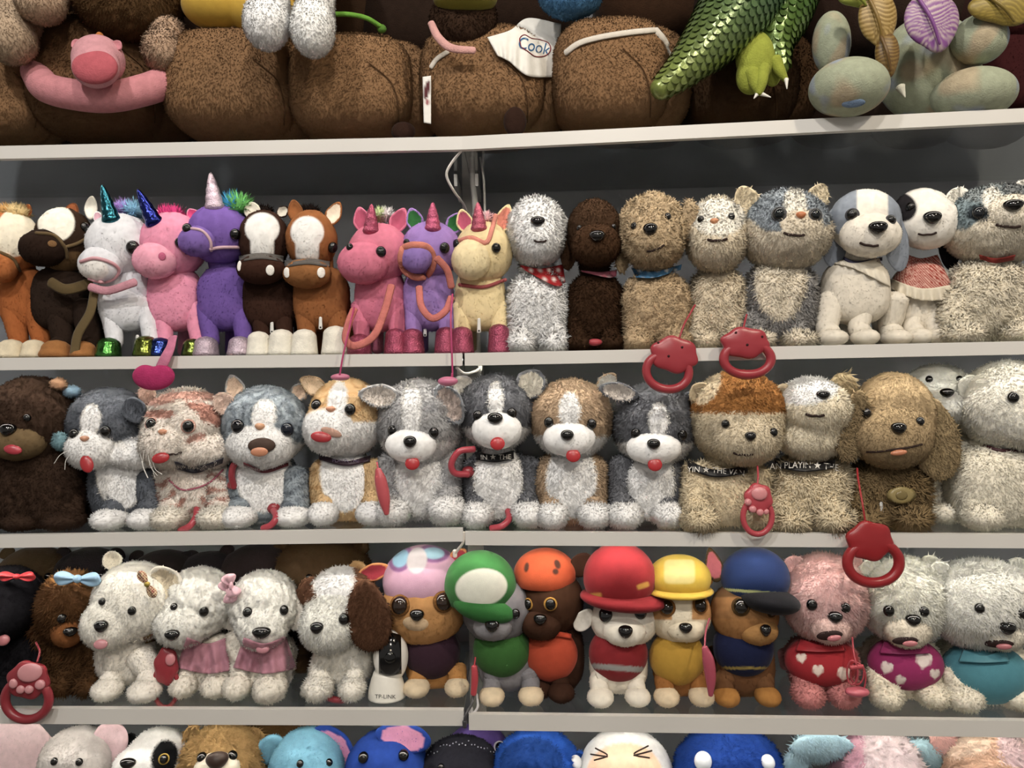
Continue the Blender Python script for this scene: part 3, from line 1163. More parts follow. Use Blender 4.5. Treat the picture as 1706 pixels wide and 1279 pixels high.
# pink pig swim ring
y = Y0(165) + 0.012
o = empty('swim_ring', P(165, 175, y), 'pink plush swim ring with pig head worn by a capybara', 'swim ring')
ring = [(62, 122, y + .07), (78, 146, y + .025), (125, 158, y + .0), (175, 162, y - .004), (225, 154, y), (272, 138, y + .03), (300, 112, y + .09)]
back = [(262, 96, y + .2), (170, 92, y + .22), (84, 100, y + .18)]
g = ptube([(a, b, c, 25) for a, b, c in ring + back + ring[:1]], 20, 70)
mesh('ring', g, o, 'd98b92', 'velvet')
hd = blob(164, 100, y - 0.03, 42, 40, 36, [(160, 112, -22, 38, 34, 22)], 4)
ho = mesh('pig_head', hd, o, 'dd9aa2', 'velvet')
sn = blob(158, 112, y - 0.064, 38, 28, 14, (), 4)
mesh('snout', sn, ho, 'd0606c', 'velvet')
for a, b, c, d_ in ((132, 80, 122, 66), (190, 82, 200, 68)):
    eg = leaf(a, b, c, d_, 22, y - 0.04, 8, .4, 4)
    mesh('ear', eg, ho, 'd88a94', 'velvet')
g = ptube([(160, 66, y - .03, 6), (168, 58, y - .03, 6)], 10, 5)
mesh('topknot', g, ho, 'c8782c', 'velvet')


def perched(name, label, cat, body, col, feet, y, fur=SHORT, extra=(), pats=()):
    """toy sitting above the capybaras with its feet hanging down"""
    o = empty(name, P(body[0], body[1] + body[3], y), label, cat, 'toys perched on the capybaras')
    g = blob(body[0], body[1], y + 0.05, body[2], body[3], body[2] * .7, (), 4, fur[3], fur[4])
    mesh('body', g, o, col, 'velvet', pats, fur)
    for (a, b, r1, r2, c, dy) in feet:
        f = blob(a, b, y + dy, r1, r2, r1 * 1.05, [(a, b - r2 * .9, 20, r1 * .85, r2, r1)], 4, fur[3], fur[4])
        mesh('foot', f, o, c, 'velvet', (), fur)
    return o


perched('plush_bear', 'beige footed plush bear at the top left corner', 'plush bear', (20, -60, 90, 70), '6a4c30', [(18, 62, 40, 44, 'b59c80', .0), (68, 6, 38, 32, 'c8a98a', -.02)], 0.03)
perched('plush_bear', 'large brown plush bear seat above the pink ring', 'plush bear', (215, -8, 92, 72), '6b4e2e', [(272, 84, 32, 36, 'b8987c', .03)], 0.02, MED)
o = perched('plush_dog', 'white pawed plush dog in a yellow shirt at the top edge', 'plush dog', (480, -70, 110, 66), 'efece6', [(444, 36, 38, 46, 'f2efe9', -.05), (521, 44, 37, 50, 'f0ede7', -.05)], 0.0)
g = blob(370, 10, 0.06, 66, 40, 50, [(440, 20, 0, 60, 40, 50)], 4)
mesh('shirt', g, o, 'd8ac18', 'cloth')
o = empty('plush_stalk', P(632, 42, 0.03), 'bright lime green bent stalk arching from a toy', 'stalk')
airline('stalk', [(548, 24, .02), (580, 24, .015), (610, 30, .015), (634, 44, .03)], o, '6fae2c', 4.2, 'velvet')
g = blob(636, 48, .034, 8, 7, 7, (), 2)
mesh('stalk_base', g, o, '5a8a2a', 'velvet')
o = perched('plush_monkey', 'dark brown plush toy with pink rim under an olive cap', 'plush toy', (772, 32, 56, 52), '3a281c', [], -0.02, SHORT)
g = blob(775, -4, 0.0, 54, 26, 46, (), 4)
mesh('cap', g, o, '8a8418', 'cloth')
ptb = ptube([(718, 38, -.01, 6), (730, 62, -.018, 7), (752, 80, -.022, 7), (790, 84, -.02, 6)], 10, 20, 0.6)
mesh('pink_rim', ptb, o, 'd8a09a', 'velvet')
perched('plush_ball', 'round sky blue plush toy peeking from the top edge', 'plush toy', (950, -8, 54, 38), '4f88b8', [], -0.02, SHORT)

# green scaled dragon legs
SCALE = []


def scaled_leg(parent, pts, n, c0, c1, seg=26, name='leg'):
    g = ptube(pts, seg, n)
    t = np.clip((g.v @ np.array([0.75, 0, 0.66]) - (P(*pts[-1][:3]) @ np.array([.75, 0, .66]))) / np.linalg.norm(P(*pts[0][:3]) - P(*pts[-1][:3])), 0, 1)
    c = hx(c1)[None] * (1 - t[:, None]) + hx(c0)[None] * t[:, None]
    lo = raw(name, g.v, g.f, c, parent, 'foil_green')
    # overlapping scales as relief
    vn = vnormals(g.v, g.f)
    w_ = spline(np.array([np.append(P(a, b, yy), r * S(yy)) for a, b, yy, r in pts]), 60)
    V, Fc, Cc, k = [], [], [], 0
    L = np.concatenate([[0], np.cumsum(np.linalg.norm(np.diff(w_[:, :3], axis=0), axis=1))])
    pitch = 0.0115
    rows = int(L[-1] / pitch)
    for i in range(rows):
        d0 = (i + 0.5) * pitch
        c = np.array([np.interp(d0, L, w_[:, q]) for q in range(3)])
        r = np.interp(d0, L, w_[:, 3])
        c2 = np.array([np.interp(min(d0 + .004, L[-1]), L, w_[:, q]) for q in range(3)])
        ax = unit(c2 - c)
        e1 = unit(np.cross(ax, np.array([0, 1.0, 0])))
        e2 = np.cross(e1, ax)
        m = max(6, int(2 * np.pi * r / 0.0135))
        for j in range(m):
            a = 2 * np.pi * (j + 0.5 * (i % 2)) / m
            nr = e1 * math.cos(a) + e2 * math.sin(a)
            if nr[1] > 0.35:
                continue
            tg = np.cross(ax, nr)
            cen = c + nr * (r * 1.012)
            vs = [cen + nr * 0.0012]
            for q in range(7):
                b = math.pi * q / 6
                vs.append(cen + tg * math.cos(b) * 0.0072 + ax * math.sin(b) * 0.0105 + nr * (0.0009 - 0.0004 * abs(math.cos(b))))
            tt = i / rows
            cc = hx(c0) * (1 - tt) + hx(c1) * tt
            cc = cc * rng.uniform(0.75, 1.15)
            V += vs
            Cc += [cc] * 8
            Fc += [(k, k + 1 + q, k + 2 + q) for q in range(6)]
            k += 8
    so = raw('scales', np.array(V), np.array(Fc), np.array(Cc), lo, 'foil_green', smooth=False)
    so['kind'] = 'stuff'
    return g, lo


attr_mat('foil_green', 0.26, 0, 0.2, 200, var=0.25, metal=0.3, spec=0.6)
y = Y0(1200) - 0.01
o = empty('plush_dragon', P(1290, 20, y + .06), 'green scaled plush dragon with tail and clawed foot hanging down', 'plush dragon')
scaled_leg(o, [(1270, -60, y + .05, 74), (1215, 30, y + .02, 58), (1150, 105, y, 34), (1096, 152, y - .01, 17)], 40, '276650', '8a9a3e', name='tail')
scaled_leg(o, [(1318, -60, y + .09, 62), (1305, 20, y + .06, 46), (1290, 70, y + .04, 32), (1300, 118, y + .03, 14)], 30, '2a6a34', '6f8a30')
g = blob(1258, 96, y + .02, 32, 44, 26, [(1250, 130, 0, 22, 26, 18), (1290, 110, 10, 16, 30, 14)], 4, p=6)
mesh('foot', g, o, 'a3ad2c', 'velvet')
for pts in ([(1252, 120, y + .008, 13), (1260, 142, y + .002, 10), (1264, 154, y, 6)], [(1272, 112, y + .006, 11), (1268, 138, y - .002, 10), (1264, 156, y - .002, 6)], [(1290, 100, y + .012, 12), (1302, 122, y + .008, 8), (1310, 134, y + .008, 4)]):
    mesh('toe', ptube(pts, 12, 12), o, 'a0aa2a', 'velvet')
for a, b, c, d_ in ((1262, 156, 1256, 164), (1268, 156, 1284, 162), (1310, 132, 1311, 148)):
    mesh('claw', ptube([(a, b, y - .002, 4), (c, d_, y - .004, 0.8)], 8, 6), o, 'e6e2d8', 'satin')

# net fins hanging from the top edge
for lab, px, py, rx, rz, ang, c1, c2 in (('gold net fabric fin hanging from the top edge', 1462, 28, 32, 44, 8, '8a6a1c', 'c8a860'), ('small amber net fabric fin below the gold one', 1478, 88, 20, 34, 4, '6a4a12', '9a7a34'),
                                       ('purple net fabric fin hanging from the top edge', 1552, 32, 46, 46, -8, '8a4a98', 'c8b8b0'), ('gold sequined fin at the top right corner', 1672, 12, 60, 26, 20, '8a7420', 'b0982c'), ('lime plush fin peeking over the gold net', 1432, -4, 36, 14, 0, '9aa82c', 'b0ba40')):
    y = Y0(px) - 0.03
    o = empty('net_fin', P(px, py - rz, y), lab, 'plush fin', 'hanging fabric fins')
    g = blob(px, py, y, rx, rz, 12, [(px + rx * .2, py + rz * .5, 0, rx * .5, rz * .7, 8)], 4)
    mesh('fin', g, o, c1, 'satin', [('st', ang + 80, 7, .4, 8, -200, 400, c2)])
    g = ptube([(px - rx * .5, py - rz * .8, y - .01, 3), (px, py, y - .017, 3), (px + rx * .3, py + rz * .9, y - .01, 2)], 8, 14)
    mesh('fin_rib', g, o, c1, 'satin')
# pastel plush toy on the right
y = Y0(1540) + 0.004
zs = shelf_z(1, P(1540, 190, y)[0])
o = empty('plush_dinosaur', (P(1540, 190, y + .1)[0], y + .1, zs), 'pastel tie dyed plush toy with pale green feet over the shelf edge', 'plush toy')
PA, PB, PC = 'a3aa90', 'b5a688', '98a2ae'
for nm, px, py, dy, rx, rz, ry_ in (('body', 1545, 115, .09, 82, 86, 70), ('foot', 1414, 146, -.012, 64, 46, 60), ('foot', 1622, 158, .02, 66, 42, 60), ('arm', 1632, 66, .0, 44, 40, 40), ('arm', 1385, 72, .06, 30, 52, 34)):
    g = blob(px, py, y + dy, rx, rz, ry_, (), 4)
    if nm in ('body', 'foot') and not (px == 1414):
        g.v[:, 2] = np.maximum(g.v[:, 2], zs + 0.0012)
    if px == 1414:
        g.v[:, 2] = np.maximum(g.v[:, 2], np.where(g.v[:, 1] > Y0(1414) - 0.002, zs + 0.0012, -9))
    ob = mesh(nm, g, o, PA, 'velvet', [('mo', .09, .15, PB), ('mo', .07, .5, PC)])
    if px == 1414:
        h = hit([g], 1422, 172)
        ball('foot_patch', h[0], h[1], .017, .007, .002, ob, '6f86a4', 'velvet')
mesh('claw', ptube([(1500, 145, y - .0, 8), (1508, 162, y - .004, 1)], 8, 6), o, 'd8d6c4', 'velvet')
# dark maroon plush behind at far right
T = plush('plush_bear', 'dark maroon plush toy behind the pastel toy at the right edge', 'plush bear', 1, 0.12, (1700, 120, 60, 70), (1705, 20, 60, 60), [], 'toys perched on the capybaras', '3a1618', fur=NAP, hind=False, ears=[(1660, -20, 1650, -45, 36, 0, '3a1618', None, .2, 4)])

# ------------------------------------------------------------------ second row: ponies, unicorns, dogs, cats
G2 = 'plush animals on the second shelf'
W2 = 'f4f1ec'


def pony(label, kind, d, body, head, muz, col, feet, hoofs, hmat='glitter', mcol=None, **k):
    body = (body[0], 498, body[2], 54)
    T = plush(kind, label, kind.split('_')[1] + ' toy', 2, d, body, head, [(f[0], f[1], 26) for f in feet], G2, col, fur=NAP, hsub=5, muz=[muz], msep=mcol or col, paws=False, legr=feet[0][1] * 0.45, **k)
    for f, h in zip(feet, hoofs):
        hoof(T, f[0], f[1] + 4, f[2], 2, h, hmat)
    return T


# far left orange pony
T = pony('orange and cream plush pony cut off by the left edge', 'plush_pony', 0.02, (40, 520, 36, 60), (22, 405, 44, 52), (2, 445, 26, 26, 34), 'a85c22', [(20, 38, 22), (58, 34, 22)], ['e2d3b4', 'e2d3b4'], 'velvet',
         mcol='b8692c', hcol='b8692c', hpat=[('e', 28, 385, 34, 44, 25, 'e9dfc8')], ears=[(40, 362, 48, 340, 22, 6, 'b8692c', None, .4, 4)])
mane(T, 22, 356, 18, 12, ['d9a458', 'e6c98a'], 0.0, 12)
line('bridle', [(0, 420), (22, 432), (34, 455)], T['hg'], T['hobj'], '6a5230', 3, 'cloth', 1)
# dark pony with bridle
T = pony('dark brown plush pony with cream forehead and olive bridle', 'plush_pony', 0.008, (102, 520, 44, 66), (108, 400, 46, 54), (73, 413, 39, 31, 36), '2c2019', [(95, 44, 18), (140, 34, 18)], ['b07438', 'b07438'], 'velvet',
         mcol='2a1c15', hcol='332318', hpat=[('e', 94, 372, 30, 30, -35, 'eee8d8'), ('e', 112, 440, 36, 20, -15, '6a5030')],
         ears=[(116, 362, 124, 338, 26, -4, '6b3a1c', 'a35a2c', .35, 4), (150, 366, 153, 326, 24, 2, 'e6e0d2', 'efe9dc', .3, 5)], eyes=[(141, 379, 8)])
h = hit(T['hg'], 87, 406)
ball('nostril', h[0], h[1], 0.007, 0.006, 0.002, T['hobj'], '8a643c', 'velvet')
line('bridle', [(60, 388), (90, 392), (108, 412), (112, 430)], T['hg'], T['hobj'], '6a5535', 3, 'cloth', 1)
line('bridle', [(108, 412), (130, 405), (152, 392)], T['hg'], T['hobj'], '6a5535', 3, 'cloth', 1)
airline('rein', [(84, 470, T['y0'] + 0.03), (110, 482, T['y0'] + 0.028), (150, 472, T['y0'] + 0.04)], T['root'], '62502f', 9, 'cloth', 0.25)
airline('rein', [(158, 480, T['y0'] + 0.035), (150, 520, T['y0'] + 0.02), (130, 556, T['y0'] + 0.014), (124, 588, T['y0'] + 0.014)], T['root'], '6a5836', 8, 'cloth', 0.25)
# white unicorn
T = pony('white plush unicorn with teal foil horn and pink noseband', 'plush_unicorn', 0.004, (212, 520, 44, 60), (200, 408, 54, 52), (168, 440, 36, 30, 32), 'd2d3d9', [(182, 34, 24), (244, 34, 26)], ['3f7f30', '6f7a28'], 'foil',
         hcol='d4d5da', ears=[(168, 372, 160, 352, 20, 4, 'ecebee', 'd9a8b8', .4, 4), (245, 365, 262, 350, 24, 6, 'ecebee', 'd9a8b8', .4, 4)], eyes=[(221, 412, 11, '14100e')], mpat=[('e', 155, 448, 26, 18, 10, 'e6e2de')])
horn(T, 186, 368, 170, 308, 14, '1f6472')
mane(T, 214, 352, 16, 12, ['9a7ac8', '7fb6d8'], 0.012)
line('noseband', [(134, 436), (158, 430), (186, 438), (198, 450), (190, 464), (170, 470), (148, 464)], T['hg'], T['hobj'], 'd99ca6', 3, 'satin', 1)
line('rein', [(150, 478), (180, 484), (225, 470)], T['hg'], T['hobj'], 'cf8f9e', 7, 'velvet', 1, flat=0.4)
zip_pull(T, 229, 564, 10)
# pink unicorn
T = pony('bubblegum pink plush unicorn with dark blue foil horn', 'plush_unicorn', 0.012, (292, 512, 44, 66), (288, 408, 54, 54), (258, 434, 36, 31, 36), 'e88fae', [(268, 32, 24), (322, 30, 22)], ['2b3f86', '6a7a2c'], 'foil',
         mcol='eeA0b8'.lower(), ears=[(312, 362, 330, 352, 26, -4, 'e88fae', 'd23a78', .5, 4)], eyes=[(299, 404, 8)])
h = hit(T['hg'], 270, 427)
ball('nostril', h[0], h[1], 0.006, 0.007, 0.002, T['hobj'], 'cf6088', 'velvet')
horn(T, 258, 372, 229, 315, 14, '252f80')
mane(T, 285, 360, 15, 9, ['d8307e', 'd8307e'], 0.01)
# purple unicorn
T = pony('purple plush unicorn with tall silver glitter horn', 'plush_unicorn', 0.012, (376, 512, 44, 72), (366, 390, 52, 50), (330, 402, 33, 26, 36), '6f52a2', [(344, 36, 24), (400, 34, 24)], ['c7b3c2', 'c7b3c2'],
         mcol='7d60ae', ears=[(385, 360, 408, 348, 26, 0, '8a62c0', 'c9a3cc', .4, 4)], eyes=[(312, 381, 8), (391, 390, 9)], hcol='7355a6')
horn(T, 358, 346, 351, 287, 15, 'cbb6c6', 'glitter')
mane(T, 392, 346, 15, 13, ['2f9ad0', '66b85c'], 0.0, 22)
line('noseband', [(312, 380), (336, 384), (350, 400), (352, 418)], T['hg'], T['hobj'], 'd0a8b4', 2.6, 'satin', 1)
line('noseband', [(350, 415), (370, 412), (400, 412)], T['hg'], T['hobj'], 'd0a8b4', 3, 'satin', 1)
# two bridled horses with white blazes
for (lab, d, bx, hxx, mpx, mpy, bl, col, mc, ny, nos, ers, fts, eye) in (
        ('dark brown plush horse with wide white blaze and white nostrils', 0.012, 452, 440, 435, 449, (437, 391, 27, 33), '3a241b', '3c241a', 426, [(399, 443, 4, 9), (450, 450, 7, 9)],
         [(424, 366, 416, 336, 30, -6, 'd9d2c2', 'e9e2d2', .2, 5), (462, 360, 480, 345, 22, 12, '3a241b', 'd9d2c2', .3, 4)], [(432, 34, 32), (470, 38, 34)], []),
        ('chestnut plush horse with white blaze, black mane and cream hooves', 0.01, 536, 519, 512, 456, (512, 397, 26, 32), '93592a', '95602f', 435, [(478, 454, 6, 9), (535, 454, 7, 9)],
         [(496, 372, 488, 332, 30, -8, '7b4a24', '93592a', .4, 6), (546, 376, 566, 336, 32, -6, '93592a', 'e6d8c2', .45, 6)], [(508, 38, 34), (560, 40, 38)], [(553, 412, 9)])):
    T = pony(lab, 'plush_horse', d, (bx, 515, 46, 66), (hxx, 400, 42, 50), (mpx, mpy, 40, 25, 34), col, fts, ['e9e4d6', 'e9e4d6'], 'velvet', mcol=mc, hpat=[('e', bl[0], bl[1] - 10, bl[2] + 1, 26, 0, 'e0dfdc'), ('r', bl[0], bl[1] + 8, 19, 30, 0, 'e0dfdc')], ears=ers, eyes=eye, bpat=[('up', 500, '2c1a12')] if d > .011 else ())
    drape('noseband', [(mpx - 37, ny), (mpx, ny - 5), (mpx + 37, ny)], [(mpx - 37, ny + 10), (mpx, ny + 5), (mpx + 37, ny + 10)], T['hg'], T['hobj'], '5a5652', 'cloth', off=2)
    for a, b, r1, r2 in nos:
        h = hit(T['hg'], a, b, T['y0'])
        ball('nostril', h[0], h[1], r1 * S(T['y0']), r2 * S(T['y0']), 0.002, T['hobj'], 'f0ede6', 'velvet')
    mane(T, hxx - 5, 352, 14, 6, ['1d1512', '1d1512'], 0.016, 10)
    zip_pull(T, mpx + 18 if d > .011 else mpx + 22, 545 if d > .011 else 538, 18)
# three glitter unicorns
PK = 'b8506f'
T = pony('rose pink plush unicorn with small glitter horn and salmon strap', 'plush_unicorn', 0.006, (634, 520, 42, 62), (632, 422, 52, 50), (606, 438, 43, 36, 34), 'd4708e', [(600, 34, 26), (660, 34, 34)], [PK, PK], mcol='d8738f',
         ears=[(608, 388, 598, 344, 36, -8, 'd4708e', PK, .5, 6), (655, 388, 674, 346, 36, -8, 'd4708e', PK, .5, 6)], eyes=[(634, 420, 9), (583, 412, 6)], hcol='d8748f')
horn(T, 618, 386, 619, 340, 13, PK, 'glitter')
mane(T, 640, 358, 12, 8, ['c8d89a', 'e9dfe2'], 0.02, 12)
yy = T['y0']
airline('lead_strap', [(652, 476, yy + .03), (640, 520, yy + .01), (622, 560, yy - .002), (592, 576, yy - .004), (576, 565, yy - .002), (582, 535, yy + .01), (590, 515, yy + .03)], T['root'], 'd8786f', 6.5, 'velvet', 0.4)
airline('pull_cord', [(590, 512, yy + .02), (582, 545, yy - .012), (572, 590, yy - .02), (566, 624, yy - .02)], T['root'], 'c83a78', 1.6, 'satin')
g = blob(567, 628, yy - .012, 16, 6, 10, (), 3)
mesh('pull_grip', g, T['root'], 'd8789a', 'plastic')
zip_pull(T, 630, 548, 14)
T = pony('lilac plush unicorn with salmon noseband and green lined ears', 'plush_unicorn', 0.008, (714, 518, 42, 62), (718, 416, 50, 47), (694, 428, 27, 27, 42), '9a78be', [(688, 34, 34), (744, 34, 36)], [PK, PK], mcol='8f72ba',
         ears=[(697, 386, 684, 346, 34, -8, '9a78be', '2c6a34', .45, 6), (748, 388, 770, 354, 36, -8, '9a78be', '2c6a34', .45, 6)], eyes=[(740, 413, 9), (678, 404, 6)])
horn(T, 721, 382, 721, 337, 13, 'c85a80', 'glitter')
line('noseband', [(672, 412), (690, 408), (712, 412), (722, 432), (714, 456), (694, 462), (674, 450), (668, 430), (672, 412)], T['hg'], T['hobj'], 'd8806c', 6, 'velvet', 2, flat=0.5)
yy = T['y0']
airline('lead_strap', [(728, 430, yy + .0), (745, 450, yy + .01), (752, 478, yy + .02)], T['root'], 'd0766a', 6, 'velvet', 0.4)
airline('lead_strap', [(698, 478, yy + .025), (702, 510, yy + .004), (720, 530, yy - .002), (742, 518, yy), (752, 495, yy + .012)], T['root'], 'd8786f', 6, 'velvet', 0.4)
airline('pull_cord', [(754, 490, yy + .01), (751, 530, yy - .015), (753, 590, yy - .02), (754, 628, yy - .018)], T['root'], 'c83a78', 1.6, 'satin')
zip_pull(T, 708, 552, 14)
T = pony('pale yellow plush unicorn with salmon bridle and pink horn', 'plush_unicorn', 0.004, (800, 520, 42, 60), (806, 421, 48, 52), (785, 433, 33, 34, 36), 'e6d09a', [(770, 34, 36), (832, 32, 40)], [PK, PK], mcol='e9d6a6',
         ears=[(779, 388, 768, 348, 34, -8, 'e6d09a', PK, .5, 6), (832, 388, 848, 340, 34, -8, 'e6d09a', 'd8806c', .5, 6)], eyes=[(762, 407, 8), (826, 413, 8)])
horn(T, 798, 382, 796, 337, 13, 'c05a72', 'glitter')
mane(T, 806, 366, 12, 8, ['efe6e2', 'e0a8b0'], 0.016, 12)
line('bridle', [(762, 402), (785, 396), (810, 404), (820, 380), (826, 358)], T['hg'], T['hobj'], 'dd8a78', 4, 'velvet', 1, flat=0.5)
line('collar', [(765, 474), (805, 478), (842, 466)], T['bg'] + T['hg'][:1], T['root'], 'b85a5c', 3, 'velvet', 2)
zip_pull(T, 798, 542, 22)

# dogs and cats
T = plush('plush_dog', 'white fluffy plush dog wearing a red polka dot bandana', 'plush dog', 2, 0.012, (895, 520, 52, 62), (894, 385, 50, 58), [(868, 50, 34), (925, 52, 34)], G2, W2, fur=LONG, hfur=MED, muz=[(897, 400, 34, 32, 30)],
          ears=[(855, 360, 848, 420, 34, 6, 'ece8de', None, .1, 3), (930, 352, 942, 410, 34, 8, W2, None, .1, 3)], nose=(896, 370, 12, 9), mouth=(900, 402, 10, 4, 0, 'a07a70'))
drape('bandana', [(866, 441), (900, 447), (938, 440)], [(867, 446), (925, 476), (942, 470)], T['bg'] + T['hg'], T['root'], 'b3161f', 'cloth', [('dot', 15, 3.0, 'e9dcd6')], off=14, step=2.2)
T = plush('plush_dog', 'dark chocolate plush dog with flat muzzle and pink neckerchief', 'plush dog', 2, 0.010, (992, 520, 48, 64), (990, 388, 46, 56), [(965, 46, 28), (1018, 46, 28)], G2, '3b2718', hcol='45301f', fur=MED, hfur=SHORT, muz=[(993, 408, 42, 36, 32)], msep='4a321f', mfur=SHORT,
          ears=[(952, 370, 945, 450, 30, -2, '3b2718', None, .0, 3), (1028, 370, 1038, 440, 26, 6, '3b2718', None, .0, 3)], nose=(995, 394, 13, 10), eyes=[(966, 380, 5), (1022, 378, 5)])
drape('bandana', [(968, 450), (1000, 453), (1028, 449)], [(970, 453), (1012, 462), (1027, 460)], T['bg'] + T['hg'], T['root'], 'c76a80', 'cloth', [('dot', 14, 2.6, 'e9d0d2')], off=12, step=2.5)
g = blob(991, 570, T['y0'] + 0.02, 13, 6, 6, (), 2)
mesh('bow', g, T['root'], 'b83442', 'satin')
T = plush('plush_dog', 'tan curly plush dog with blue dotted neckerchief', 'plush dog', 2, 0.004, (1092, 518, 58, 62), (1086, 385, 56, 62), [(1062, 50, 28), (1125, 56, 30)], G2, 'bfa580', hcol='c4ab86', fur=(7.0, 0.25, 1.3, 3.2, 0.022), muz=[(1088, 402, 44, 40, 30)],
          ears=[dict(bx=1148, by=330, tx=1153, ty=405, w=34, dy=-20, col='b59e7c', point=.0, cup=2, th=18), dict(bx=1036, by=400, tx=1036, ty=455, w=24, dy=0, col='b09874', point=.0, cup=2, th=14)], eyes=[(1057, 377, 6), (1112, 361, 6)], nose=(1084, 383, 12, 11), mouth=(1092, 415, 14, 4, 20, '6a523a'))
drape('bandana', [(1052, 446), (1090, 452), (1136, 440)], [(1060, 462), (1092, 462), (1134, 449)], T['bg'] + T['hg'], T['root'], '4a86b4', 'cloth', [('dot', 15, 2.8, 'e2e8ea')], off=16, step=2.4)
T = plush('plush_cat', 'beige plush cat with half closed mouth between tan dog and grey cat', 'plush cat', 2, 0.014, (1196, 515, 48, 66), (1194, 390, 52, 62), [(1170, 50, 28), (1225, 46, 28)], G2, 'dccdb2', hcol='e2d4ba', fur=LONG, hfur=MED, hpat=[('e', 1196, 362, 44, 30, 0, 'ebe6da')], muz=[(1192, 405, 40, 40, 30)],
          ears=[(1225, 345, 1236, 332, 24, 6, 'd2c2a6', 'dfcdb0', .4, 4)], nose=(1190, 369, 7, 5, 'd08a58'), eyes=[(1218, 361, 6), (1168, 366, 6)], mouth=(1195, 400, 16, 5, 2, '6a4a38'))
T = plush('plush_cat', 'grey and white plush cat with round ears and white bib', 'plush cat', 2, 0.008, (1300, 505, 58, 70), (1308, 385, 73, 68), [(1262, 52, 26), (1330, 56, 26)], G2, '8f8d8c', pcol='e0d5c0', hcol='e4d8c2', fur=LONG, hfur=MED, bpat=[('e', 1300, 470, 42, 62, 0, 'e2d7c2')],
          hpat=[('up', 365, '8e979f'), ('e', 1285, 358, 36, 26, 20, '868f98'), ('e', 1362, 352, 28, 26, -10, '868f98'), ('st', 80, 24, .3, 10, 300, 362, '7a838c'), ('e', 1324, 345, 18, 34, 0, 'e9e4d8'), ('e', 1334, 372, 34, 22, 0, 'ddd1bb')], muz=[(1330, 385, 44, 36, 34)],
          ears=[(1256, 362, 1234, 310, 50, -10, 'd9c8a6', 'e3d3b2', .3, 6), (1352, 346, 1374, 306, 42, -4, 'd9c8a6', 'e3d3b2', .4, 5)], eyes=[(1298, 357, 10, '0c1216'), (1358, 358, 9, '0c1216')], eyering='5a5a5c', nose=(1334, 359, 8, 6, 'c8743c'), mouth=(1323, 391, 17, 5, -6, '4a3428'))
T = plush('plush_dog', 'white smooth plush dog with long blue grey ears and lace collar', 'plush dog', 2, 0.004, (1424, 486, 54, 54), (1440, 370, 58, 54), [(1386, 50, 28), (1440, 46, 28), (1492, 50, 28, 0.07)], G2, 'd4ccbd', hcol='e0dbd0', fur=NAP, hfur=NAP, hsub=5,
          hpat=[('lf', 1428, '7f8793'), ('rt', 1478, '7f8793'), ('dn', 390, 'dfd8ca')], muz=[(1450, 392, 50, 37, 36)], msep='e0d9cc',
          ears=[dict(bx=1392, by=345, tx=1388, ty=445, w=44, dy=6, col='7d8592', point=-.1, cup=3, th=12), dict(bx=1482, by=340, tx=1500, ty=452, w=42, dy=-18, col='7d8592', point=-.1, cup=3, th=12)],
          eyes=[(1420, 358, 9), (1484, 366, 7)], eyering='4a4a4e', nose=(1462, 380, 15, 11), mouth=(1448, 408, 15, 5, -8, '5a4632'))
drape('neck_band', [(1390, 418), (1425, 434), (1470, 428)], [(1392, 424), (1425, 440), (1470, 434)], T['bg'] + T['hg'][:1], T['root'], '44425c', 'cloth', off=4)
drape('lace_ruffle', [(1385, 424), (1420, 438), (1465, 430)], [(1388, 438), (1425, 448), (1484, 478)], T['bg'] + T['hg'][:1], T['root'], 'e2d9c6', 'cloth', off=6, ruffle=3, rn=6, step=2.5)
T = plush('plush_dog', 'black and white plush dog in a red checked dress with lace hem', 'plush dog', 2, 0.035, (1535, 500, 48, 62), (1535, 362, 48, 48), [(1530, 42, 28), (1570, 52, 28, 0.03)], G2, 'd4ccbd', hcol='dedad2', fur=NAP, hsub=5, hpat=[('e', 1500, 345, 28, 24, 20, '1f1d20')], muz=[(1548, 372, 46, 40, 30)],
          ears=[dict(bx=1575, by=345, tx=1585, ty=450, w=36, dy=10, col='201e22', point=-.1, cup=3, th=12), dict(bx=1500, by=345, tx=1496, ty=440, w=30, dy=14, col='201e22', point=-.1, cup=3, th=12)], eyes=[(1517, 345, 7)], nose=(1553, 363, 14, 11), mouth=(1545, 390, 15, 4, 4, '6a4a40'))
g1 = drape('dress', [(1512, 424), (1535, 430), (1562, 424)], [(1486, 468), (1535, 482), (1588, 478)], T['bg'], T['root'], 'a83c30', 'cloth', [('ck', 4.4, 'dba89a')], off=12, step=2.2, y=T['y0'] + 0.05)
drape('lace_hem', [(1484, 464), (1535, 480), (1588, 474)], [(1482, 480), (1535, 500), (1596, 498)], T['bg'], T['root'], 'e0d6c0', 'cloth', off=15, ruffle=4, rn=8, step=2.5, y=T['y0'] + 0.05)
